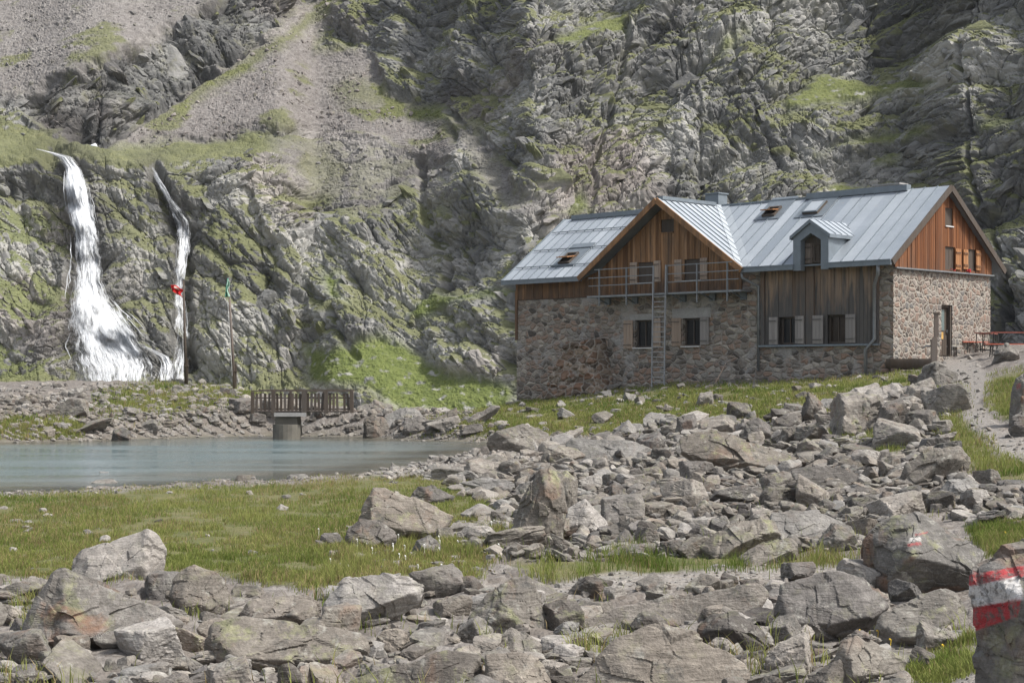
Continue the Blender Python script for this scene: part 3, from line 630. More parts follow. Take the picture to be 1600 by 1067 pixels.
def boards(mb, T, s0, s1, zlo, zhi, holes=(), w=.145, d=.05, th=.03):
    n = max(1, round((s1 - s0) / w)); w = (s1 - s0) / n
    for i in range(n):
        a, b = s0 + i * w + .005, s0 + (i + 1) * w - .005; m_ = (a + b) / 2; lo_ = zlo(m_) if callable(zlo) else zlo
        segs = [(lo_, None)]; mb.cur = min(1, max(0, random.gauss(.5, .24)))
        hs = sorted([h for h in holes if h[0] < m_ < h[1]], key=lambda h: h[2]); dd = d + random.choice((0, .012, .02))
        cur = lo_; parts = []
        for h in hs: parts.append((cur, h[2])); cur = h[3]
        parts.append((cur, None))
        for z0, z1 in parts:
            za, zb = (zhi(a), zhi(b)) if z1 is None else (z1, z1)
            if max(za, zb) - z0 < .03: continue
            vs = [T @ Vector(p) for p in ((a, dd, z0), (b, dd, z0), (b, dd, zb), (a, dd, za), (a, dd - th - .03, z0), (b, dd - th - .03, z0), (b, dd - th - .03, zb), (a, dd - th - .03, za))]
            mb.add(vs, [(0, 1, 2, 3), (7, 6, 5, 4), (0, 4, 5, 1), (1, 5, 6, 2), (2, 6, 7, 3), (3, 7, 4, 0)])
    mb.cur = .5
up1, up2, att = (-12.80, -11.95, 3.99, 4.88), (-10.31, -9.39, 3.99, 4.89), (-11.48, -10.86, 6.12, 6.68)
gtop = lambda s: HR - abs(s - GXA) * MC - .16
mb = MB(); boards(mb, FM, -HL, -7.2, 3.47, lambda s: max(HE + OE * MR - .18, gtop(s)) if s < GXA else min(gtop(s), 99), [up1, up2, att])
mb.build('front_gable_cladding', M['larch'], hut)
mb = MB(); mb.add([FM @ Vector(p) for p in ((-HL, -.02, 3.4), (-7.2, -.02, 3.4), (-7.2, -.02, 4.5), (GXA, -.02, HR - .1), (-15.3, -.02, 4.6), (-HL, -.02, 4.6))], [(0, 1, 2, 3, 4, 5)])
mb.build('cladding_backing', M['dark_wood'], hut)
rtop = lambda v_: HR - abs(v_ - RV) * MR - .14
atR, wE, wF = (3.79, 4.30, 5.95, 6.67), (3.82, 4.43, 4.17, 5.11), (5.48, 6.08, 4.22, 5.10)
mb = MB(); boards(mb, GM, 0.0, HW, 4.12, rtop, [atR, wE, wF], .15, .06)
mb.build('side_gable_cladding', M['larch_gable'], hut)
mb = MB(); mb.add([GM @ Vector(p) for p in ((0, 0.0, 4.05), (HW, 0.0, 4.05), (HW, 0.0, 4.75), (RV, 0.0, HR - .1), (0, 0.0, 4.75))], [(0, 1, 2, 3, 4)]); mb.build('gable_backing', M['dark_wood'], hut)
mb = MB(); mb.box(-.02, HW + .05, 0.0, .16, 4.06, 4.115, GM); mb.build('gable_ledge', M['galv'], hut)
wC, wD = (-5.30, -4.49, 1.2, 2.31), (-3.02, -2.14, 1.2, 2.34)
mb = MB(); boards(mb, FM, -6.19, -.64, 1.18, lambda s: 4.75, [wC, wD], .17, .03)
mb.cur = .1; mb.box(-4.28, -3.98, .02, .13, 1.18, 4.6, FM); mb.box(-3.94, -3.58, .02, .15, 1.18, 4.6, FM); mb.box(-6.2, -6.02, .02, .12, 1.18, 4.6, FM); mb.box(-.82, -.63, .02, .12, 1.18, 4.6, FM)
mb.build('bay_cladding', M['grey_wood'], hut)
mb = MB(); mb.add([FM @ Vector(p) for p in ((-6.2, -.3, 1.1), (-.63, -.3, 1.1), (-.63, -.3, 4.7), (-6.2, -.3, 4.7))], [(0, 1, 2, 3)]); mb.build('bay_backing', M['dark_wood'], hut)
mb = MB(); mb.box(-6.3, -.58, -.05, .17, 1.10, 1.175, FM); mb.build('bay_sill_beam', M['zinc'], hut)

def window(T, s0, s1, z0, z1, d=-.12, mull=1, bars=0, glass='glass', fr='dark_wood', sill='white'):
    """frame with its pane and sill; a part of the hut"""
    mb = MB(); f = .07
    mb.box(s0, s0 + f, d - .06, d + .03, z0, z1, T); mb.box(s1 - f, s1, d - .06, d + .03, z0, z1, T); mb.box(s0 + f, s1 - f, d - .06, d + .03, z0, z0 + f, T); mb.box(s0 + f, s1 - f, d - .06, d + .03, z1 - f, z1, T)
    for i in range(mull): x = s0 + (s1 - s0) * (i + 1) / (mull + 1); mb.box(x - .025, x + .025, d - .045, d + .02, z0 + f, z1 - f, T)
    for i in range(bars):
        z = z0 + (z1 - z0) * (i + 1) / (bars + 1); mb.box(s0 + f, s1 - f, d - .04, d + .015, z - .014, z + .014, T)
    o = mb.build('window', M[fr], hut)
    mb = MB(); mb.box(s0 + .02, s1 - .02, d - .04, d - .025, z0 + .02, z1 - .02, T); mb.build('pane', M[glass], o)
    if sill: mb = MB(); mb.box(s0 - .05, s1 + .05, d - .02, .11, z0 - .045, z0 - .005, T); mb.build('sill', M[sill], o)
    return o
def shutter(T, s0, s1, z0, z1, mat, d=.07, ang=0.0):
    R_ = Matrix.Identity(4)
    if ang: R_ = Matrix.Translation((s0 if ang > 0 else s1, d, 0)) @ Matrix.Rotation(ang, 4, 'Z') @ Matrix.Translation((-(s0 if ang > 0 else s1), -d, 0))
    mb = MB(); n = 3; w_ = (s1 - s0) / n
    for i in range(n): mb.cur = random.uniform(.3, .75); mb.box(s0 + i * w_ + .004, s0 + (i + 1) * w_ - .004, d, d + .03, z0, z1, T @ R_)
    for z in (z0 + .16, z1 - .16): mb.cur = .4; mb.box(s0 + .02, s1 - .02, d + .03, d + .055, z - .05, z + .05, T @ R_)
    o = mb.build('shutter', M[mat], hut)
    mb = MB()
    for z in (z0 + .16, z1 - .16): mb.box(s0 + .01, s1 - .06, d + .056, d + .066, z - .014, z + .014, T @ R_)
    mb.build('hinge', M['seal'], o)
window(FM, *up1); window(FM, *up2)
shutter(FM, -13.27, -12.86, 3.97, 4.90, 'shutter_pale', .085); shutter(FM, -11.90, -11.51, 4.0, 4.91, 'shutter_pale', .085); shutter(FM, -10.75, -10.35, 3.97, 4.90, 'shutter_pale', .085); shutter(FM, -9.36, -8.97, 4.0, 4.91, 'shutter_pale', .085)
window(FM, *att, mull=0, glass='curtain', sill='larch')
window(FM, *loA, d=-.2); window(FM, *loB, d=-.2)
shutter(FM, -13.68, -13.14, 1.12, 2.36, 'shutter_pale', .03); shutter(FM, -12.04, -11.56, 1.16, 2.40, 'shutter_pale', .03); shutter(FM, -10.94, -10.43, 1.20, 2.40, 'shutter_pale', .03); shutter(FM, -9.40, -8.92, 1.24, 2.42, 'shutter_grey', .03)
window(FM, *wC, d=-.16, sill=None); window(FM, *wD, d=-.16, glass='curtain', sill=None)
shutter(FM, -5.78, -5.35, 1.2, 2.31, 'shutter_grey', .09); shutter(FM, -4.46, -4.04, 1.22, 2.33, 'shutter_grey', .14); shutter(FM, -3.60, -3.10, 1.2, 2.33, 'shutter_grey', .16); shutter(FM, -2.10, -1.64, 1.22, 2.34, 'shutter_grey', .09)
window(GM, *atR, d=-.02, mull=0, bars=1, glass='curtain', sill='white'); window(GM, *wE, d=-.02, glass='curtain', sill=None); window(GM, *wF, d=-.02, glass='curtain', sill=None)
shutter(GM, 4.46, 4.88, 4.22, 5.06, 'shutter_brown', .10); shutter(GM, 5.08, 5.45, 4.26, 5.06, 'shutter_brown', .10); shutter(GM, 6.10, 6.46, 4.26, 5.08, 'shutter_brown', .10)
mb = MB()
for i in range(7):
    s = random.uniform(5.0, 5.5) if i < 5 else random.uniform(3.9, 4.3); mb.box(s, s + .06, .12, .2, 4.12 + random.uniform(0, .1), 4.2 + random.uniform(0, .1), GM)
mb.build('window_flowers', plain('red_geranium', (.40, .03, .03), .6), hut)
# door
mb = MB()
s0, s1, z0, z1 = DOOR
mb.box(s0, s0 + .08, -.3, -.1, z0, z1, GM); mb.box(s1 - .1, s1, -.3, -.04, z0, z1, GM); mb.box(s0 + .08, s1 - .1, -.3, -.1, z1 - .1, z1, GM)
fr = mb.build('door_frame', M['dark_wood'], hut)
mb = MB(); mb.box(s0 + .08, s1 - .1, -.24, -.19, z0 + .02, z1 - .1, GM)
for i in range(4): mb.cur = .3 + .1 * i; mb.box(s0 + .1 + i * .155, s0 + .24 + i * .155, -.19, -.17, z0 + .05, 1.55, GM)
door = mb.build('door', M['dark_wood'], hut)
mb = MB(); mb.box(s0 + .12, s0 + .52, -.188, -.175, 1.75, 2.58, GM); mb.build('door_pane', plain('green_grey_glass', (.10, .135, .13), .15, .2, 1.0, 0, .6, .02), door)
mb = MB(); mb.box(s0 + .16, s0 + .42, -.168, -.16, 1.40, 1.68, GM); mb.build('notice', plain('ochre_notice', (.45, .27, .08), .7, .3, 9), door)
mb = MB(); mb.box(s1 - .2, s1 - .17, -.165, -.12, 1.66, 1.78, GM); mb.build('handle', M['galv'], door)

# roof
def clipx(poly, x, keep_gt):
    out = []; n = len(poly)
    for i in range(n):
        a, b = poly[i], poly[(i + 1) % n]; ia = (a[0] >= x) == keep_gt or a[0] == x; ib = (b[0] >= x) == keep_gt or b[0] == x
        if ia: out.append(a)
        if ia != ib: q = (x - a[0]) / (b[0] - a[0]); out.append((x, a[1] + (b[1] - a[1]) * q))
    return out
roof_mb, seam_mb, base_mb = MB(), MB(), MB()
def pans(poly, f, step, lift=0.0):
    """sheet-metal pans between standing seams over a convex outline (across, along the slope)"""
    a0 = min(p[0] for p in poly); a1 = max(p[0] for p in poly); n = max(1, round((a1 - a0) / step)); st = (a1 - a0) / n
    for i in range(n):
        q = clipx(clipx(poly, a0 + i * st, True), a0 + (i + 1) * st, False)
        if len(q) < 3: continue
        roof_mb.cur = min(1, max(0, random.gauss(.5, .16)))
        roof_mb.add([f(*p, .012 + lift) for p in q], [tuple(range(len(q)))])
        if i:
            x = a0 + i * st; bs = []
            for k in range(len(poly)):
                a, b = poly[k], poly[(k + 1) % len(poly)]
                if (a[0] - x) * (b[0] - x) <= 0 and a[0] != b[0]: bs.append(a[1] + (b[1] - a[1]) * (x - a[0]) / (b[0] - a[0]))
            if len(bs) > 1 and max(bs) - min(bs) > .05: seam_mb.bar(f(x, min(bs), .03 + lift), f(x, max(bs), .03 + lift), .03, .05)
    base_mb.slab([f(*p, lift) for p in poly], .13)
mainf = lambda x, v_, l=0: (x, v_, HE + (v_ + OE) * MR + l); mainb = lambda x, v_, l=0: (x, v_, HR - (v_ - RV) * MR + l)
XL, XR = -HL - .32, .32
pans([(XL, -OE), (GX0, -OE), (GXA, RV), (XL, RV)], mainf, .56)
pans([(GX1, -OE), (-4.17, -OE), (-4.17, RV), (GXA, RV)], mainf, .60)
pans([(-4.17, .15), (-2.55, .15), (-2.55, RV), (-4.17, RV)], mainf, .54)
pans([(-2.55, -OE), (XR, -OE), (XR, RV), (-2.55, RV)], mainf, .60)
pans([(XL, RV), (XR, RV), (XR, HW + OE), (XL, HW + OE)], mainb, .62)
crr = lambda v_, x, l=0: (x, v_, HR - (x - GXA) * MC + l); crl = lambda v_, x, l=0: (x, v_, HR - (GXA - x) * MC + l)
pans([(-.78, GXA), (RV, GXA), (-OE, GX1), (-.78, GX1)], crr, .42, .004); pans([(-.78, GXA), (RV, GXA), (-OE, GX0), (-.78, GX0)], crl, .42, .004)
roof = base_mb.build('roof', M['zinc'], hut); roof_mb.build('sheet_pans', M['roof'], roof); seam_mb.build('standing_seams', M['zinc'], roof)
def part(name, mat, par, fn, smooth=False):
    mb = MB(); fn(mb); return mb.build(name, M[mat], par, smooth)
part('ridge_cap', 'zinc', roof, lambda b: b.box(XL + .5, -12.3, RV - .16, RV + .16, HR - .05, HR + .17)); part('ridge_cap', 'zinc', roof, lambda b: b.box(-6.5, -1.6, RV - .17, RV + .17, HR - .05, HR + .2))
part('ridge_cap', 'zinc', roof, lambda b: b.box(-6.5 - 4.6, -6.5, RV - .09, RV + .09, HR - .02, HR + .06)); part('ridge_cap', 'zinc', roof, lambda b: b.box(GXA - .13, GXA + .13, -.5, RV - .5, HR - .02, HR + .13))
def valley(b):
    n = Vector((GX1 - GXA, -OE - RV, HE - HR)).normalized()
    b.slab([(GXA, RV, HR + .045), (GXA - .0, RV - .35, HR + .045), (GX1 - .42, -OE, HE + .42 * MC + .045), (GX1, -OE, HE + .045)], .03)
    b.slab([(GXA, RV, HR + .045), (GX1, -OE, HE + .045), (GX1 + .42, -OE, HE + .05), (GXA + .42, RV, HR + .05)], .03)
part('valley_sheet', 'zinc_pale', roof, valley)
for v_ in (.15, 1.35, 2.65): part('snow_rail', 'zinc', roof, lambda b: b.box(XL + .15, GX0 + (v_ + OE) / (RV + OE) * (GXA - GX0) - .15, v_ - .02, v_ + .02, HE + (v_ + OE) * MR + .07, HE + (v_ + OE) * MR + .105))
for x0, x1 in ((XL, GX0 + .02), (GX1 - .1, -4.18), (-2.54, XR)):
    part('gutter', 'zinc', roof, lambda b: (b.box(x0, x1, -OE - .11, -OE - .002, HE - .20, HE + .012), b.box(x0, x1, -OE - .13, -OE - .11, HE - .03, HE + .02)))
def verge(b, pts):
    for p, q in zip(pts[:-1], pts[1:]): b.bar(p, q, .06, .24)
part('verge_board', 'larch', roof, lambda b: verge(b, [(GX0 - .05, -.80, HE - .11), (GXA, -.80, HR - .07), (GX1 + .05, -.80, HE - .11)]))
part('verge_board', 'dark_wood', roof, lambda b: verge(b, [(XR + .03, -OE, HE - .10), (XR + .03, RV, HR - .07), (XR + .03, HW + OE, HE - .10)]))
part('verge_board', 'zinc', roof, lambda b: verge(b, [(XL - .03, -OE, HE - .08), (XL - .03, RV, HR - .05), (XL - .03, HW + OE, HE - .08)]))
def chim(x0, x1, y0, y1, z0, z1, mat):
    o = part('chimney', mat, hut, lambda b: (b.box(x0, x1, y0, y1, z0, z1), b.box(x0 - .05, x1 + .05, y0 - .05, y1 + .05, z1, z1 + .06), b.box(x0 - .06, x1 + .06, y0 - .06, y1 + .06, z0, z0 + .5)))
chim(-12.25, -11.5, 3.95, 4.6, 7.1, 8.12, 'zinc'); chim(-3.6, -2.4, 4.3, 4.9, 6.9, 7.85, 'concrete')
# skylights
def roofpt(x, v_, l): return Vector(mainf(x, v_, l))
def skylight(x0, x1, v0, v1, open_, mat='galv'):
    rn = Vector((0, -MR, 1)).normalized(); sl = Vector((0, 1, MR)).normalized()
    T = Matrix(((1, 0, 0, 0), (0, sl.y, rn.y, 0), (0, sl.z, rn.z, 0), (0, 0, 0, 1))); o0 = roofpt(x0, v0, .0); T = Matrix.Translation(o0) @ T; L = (v1 - v0) * math.hypot(1, MR); w_ = x1 - x0
    part('roof_flashing', 'zinc', hut, lambda b: b.box(-.35, w_ + .35, -.2, L + .9, .03, .05, T))
    o = part('skylight', 'dark_wood', hut, lambda b: (b.box(0, .07, 0, L, .05, .14, T), b.box(w_ - .07, w_, 0, L, .05, .14, T), b.box(.07, w_ - .07, 0, .07, .05, .14, T), b.box(.07, w_ - .07, L - .07, L, .05, .14, T), b.box(.07, w_ - .07, .07, L - .07, .052, .062, T)))
    T2 = T @ Matrix.Translation((0, L * .5, .15)) @ Matrix.Rotation(-open_, 4, 'X') @ Matrix.Translation((0, -L * .5, 0))
    s_ = part('sash', 'shutter_brown' if open_ else 'zinc', o, lambda b: (b.box(0, .06, 0, L, 0, .05, T2), b.box(w_ - .06, w_, 0, L, 0, .05, T2), b.box(.06, w_ - .06, 0, .06, 0, .05, T2), b.box(.06, w_ - .06, L - .06, L, 0, .05, T2)))
    part('pane', 'glass' if open_ else 'zinc_pale', o, lambda b: b.box(.06, w_ - .06, .06, L - .06, .015, .03, T2))
skylight(-8.1, -7.45, 2.62, 3.2, .55); skylight(-5.95, -5.2, 2.55, 3.3, 0.0); skylight(-17.95, -17.25, .3, 1.0, .5)
# dormer
dm = part('dormer', 'zinc', hut, lambda b: (b.slab([(-4.78, -.66, 4.12), (-4.42, -.66, 4.12), (-4.42, -.66, 5.30), (-3.94, -.66, 5.58), (-3.94, -.66, 6.08), (-4.86, -.66, 5.48), (-4.78, -.66, 5.5)], .3, (0, 1, 0)),
    b.slab([(-3.10, -.66, 4.12), (-3.10, -.66, 5.5), (-3.02, -.66, 5.48), (-3.94, -.66, 6.08), (-3.94, -.66, 5.58), (-3.46, -.66, 5.30), (-3.46, -.66, 4.12)], .3, (0, 1, 0)),
    b.slab([(-3.13, -.36, 4.2), (-3.13, -.36, 5.46), (-3.13, .92, 5.46)], .06, (-1, 0, 0)), b.slab([(-4.75, -.36, 4.2), (-4.75, -.36, 5.46), (-4.75, .92, 5.46)], .06, (1, 0, 0)), b.box(-4.42, -3.46, -.40, -.3, 4.30, 4.36)))
part('niche_boards', 'dark_wood', dm, lambda b: b.box(-4.42, -3.46, -.32, -.28, 4.36, 5.6))
roof_mb, seam_mb, base_mb = MB(), MB(), MB()
drr = lambda v_, x, l=0: (x, v_, 6.12 - (x + 3.94) * .66 + l); drl = lambda v_, x, l=0: (x, v_, 6.12 + (x + 3.94) * .66 + l)
pans([(-.74, -3.94), (1.82, -3.94), (.98, -2.98), (-.74, -2.98)], drr, .42); pans([(-.74, -3.94), (1.82, -3.94), (.98, -4.9), (-.74, -4.9)], drl, .42)
base_mb.v += []; o = base_mb.build('dormer_roof', M['zinc'], dm)
mbx = MB(); mbx.v = roof_mb.v + seam_mb.v; mbx.f = roof_mb.f + [tuple(i + len(roof_mb.v) for i in f) for f in seam_mb.f]; mbx.c = roof_mb.c + seam_mb.c; mbx.build('dormer_sheet', M['roof'], dm)
dm.location.x += .58
wn = window(FM, -3.44, -2.89, 4.42, 5.2, d=.34, mull=1, bars=1, sill='old_wood'); shutter(FM, -3.82, -3.47, 4.42, 5.2, 'old_wood', .33)
# downpipes
part('downpipe', 'galv', hut, lambda b: b.tube([(-6.75, -OE - .03, 4.2), (-6.75, -OE - .03, 3.95), (-6.3, -.12, 3.6), (-6.3, -.12, .1)], .06), True)
part('downpipe', 'galv', hut, lambda b: b.tube([(-.28, -OE - .03, 4.2), (-.28, -OE - .03, 3.85), (-.72, -.2, 3.45), (-.72, -.2, 1.35), (-1.1, -.22, .95), (-1.12, -.2, -.35)], .07), True)
# balcony walkway and ladder
bal = part('walkway', 'galv', hut, lambda b: (b.box(-15.15, -6.65, -.85, -.06, 3.38, 3.46),))
for s in (-14.42, -12.84, -11.31, -10.56, -8.94, -7.35): part('post', 'galv', bal, lambda b: b.box(s - .028, s + .028, -.86, -.80, 3.0 if s not in (-11.31, -10.56) else 3.38, 4.64))
for z, e0 in ((4.61, -14.7), (4.25, -15.05), (3.90, -15.05)):
    part('rail', 'galv', bal, lambda b: (b.box(e0, -11.31, -.855, -.815, z - .018, z + .018), b.box(-10.56, -6.76 if z < 4.6 else -7.1, -.855, -.815, z - .018, z + .018)))
for s in (-14.6, -13.0, -10.3, -8.7, -7.1): part('bracket', 'zinc', bal, lambda b: (b.box(s - .14, s + .14, -.12, -.0, 3.08, 3.38), b.bar((s, -.1, 3.12), (s, -.8, 3.36), .05)))
M['ladder'] = plain('bright_galvanised_steel', (.26, .265, .27), .5, .25, 6, .3, .4)
part('ladder', 'ladder', hut, lambda b: ([b.bar((s, -.88, 4.64), (s, -1.0, -.75), .05) for s in (-11.27, -10.58)], [b.bar((-11.27, -.88 - .12 * k / 18, 3.3 - k * .215), (-10.58, -.88 - .12 * k / 18, 3.3 - k * .215), .035) for k in range(18)]))
# ------------------------------------------------------------------ boulders
ICO = {}
def ico(lv):
    if lv not in ICO:
        bm = bmesh.new(); bmesh.ops.create_icosphere(bm, subdivisions=lv, radius=1.0)
        ICO[lv] = (np.array([v.co[:] for v in bm.verts]), np.array([[v.index for v in f.verts] for f in bm.faces])); bm.free()
    return ICO[lv]
def hull2(pts):
    pts = sorted(set(map(tuple, pts)))
    def half(ps):
        h = []
        for p in ps:
            while len(h) > 1 and (h[-1][0] - h[-2][0]) * (p[1] - h[-2][1]) - (h[-1][1] - h[-2][1]) * (p[0] - h[-2][0]) <= 0: h.pop()
            h.append(p)
        return h
    a, b = half(pts), half(pts[::-1]); return a[:-1] + b[:-1]                   # counter-clockwise
def polytope(dirs, N, d, k=38.0):
    q = np.maximum(0, dirs @ (N / d[:, None]).T); return (q ** k).sum(1) ** (-1.0 / k)
def roughen(V, size, seed, amp=1.0):
    """break the faces: bedding steps, chips and grain"""
    r = np.random.default_rng(seed); ax = r.normal(size=3); ax[2] *= 1.4; ax /= np.linalg.norm(ax)
    n = V / (np.linalg.norm(V, axis=1, keepdims=True) + 1e-9); P = V / size + r.uniform(-50, 50, 3)
    s = P @ ax; st = np.abs(((s * 6 + 1.2 * pn3(*(P * 1.6).T, seed)) % 1.0) - .5) * 2
    d = .034 * facet3(*(P * 2.0).T, seed, 1.2) + .018 * facet3(*(P * 5.0).T, seed + 9, 1.2) + .03 * fbm3(*(P * 1.6).T, 3, seed + 5) + .011 * fbm3(*(P * 11).T, 2, seed + 6) - .012 * sstep(.7, 1.0, st) * sstep(0, .3, pn3(*(P * 1.1).T, seed + 7))
    return V + n * (d * size * amp)[:, None]
def hero_mesh(outline, Yc, seed, lv, top=(22, 55), deep=.7, bot=0.0):
    r = np.random.default_rng(seed)
    ax = np.array([((x - 800) / FPX * Yc, CAMH + (HOR - y) / FPX * Yc) for x, y in outline])
    zmin = ax[:, 1].min(); h = ax[:, 1].max() - zmin; wd = np.ptp(ax[:, 0])
    low = ax[:, 1] < zmin + .18 * h; ax[low, 1] -= .10 * h + bot                 # set into the ground
    c = ax.mean(0); H = np.array(hull2(ax - c)); N, Dd = [], []
    for i in range(len(H)):
        a, b = H[i], H[(i + 1) % len(H)]; e = b - a; L = np.hypot(*e)
        if L < 1e-4: continue
        n = np.array([e[1], -e[0]]) / L; dist = max(n @ a, .03)
        tf = r.uniform(*top) if n[1] > .45 else (r.uniform(8, 38) if n[1] > -.4 else r.uniform(25, 58)); tb = r.uniform(12, 45)
        for tt, sy in ((tf, -1), (tb, 1)):
            tt *= D2R; N.append((n[0] * math.cos(tt), sy * math.sin(tt), n[1] * math.cos(tt))); Dd.append(dist * math.cos(tt))
    dp = min(wd, 1.9 * h) * deep
    N += [(r.uniform(-.35, .25), -1, r.uniform(-.35, .05)), (r.uniform(-.7, .7), -1, r.uniform(.0, .5)), (r.uniform(-.3, .3), 1, .2)]; Dd += [dp * .5, dp * .62, dp * .5]
    N = np.array(N); nl = np.linalg.norm(N, axis=1); N /= nl[:, None]; Dd = np.array(Dd)
    dirs, F_ = ico(lv); dirs = dirs * np.array([wd / 2, dp / 2, h / 2 + .05]); dirs = dirs / np.linalg.norm(dirs, axis=1, keepdims=True)
    V = dirs * polytope(dirs, N, Dd)[:, None]
    V = roughen(V, min(wd, 2.2 * h) * .9, seed); return V, F_, np.array([c[0], Yc, c[1]])
MATN = {'g': 'rock', 'l': 'rock_lichen', 'p': 'rock_pale', 'd': 'rock_dark', 'w': 'rock_paint'}
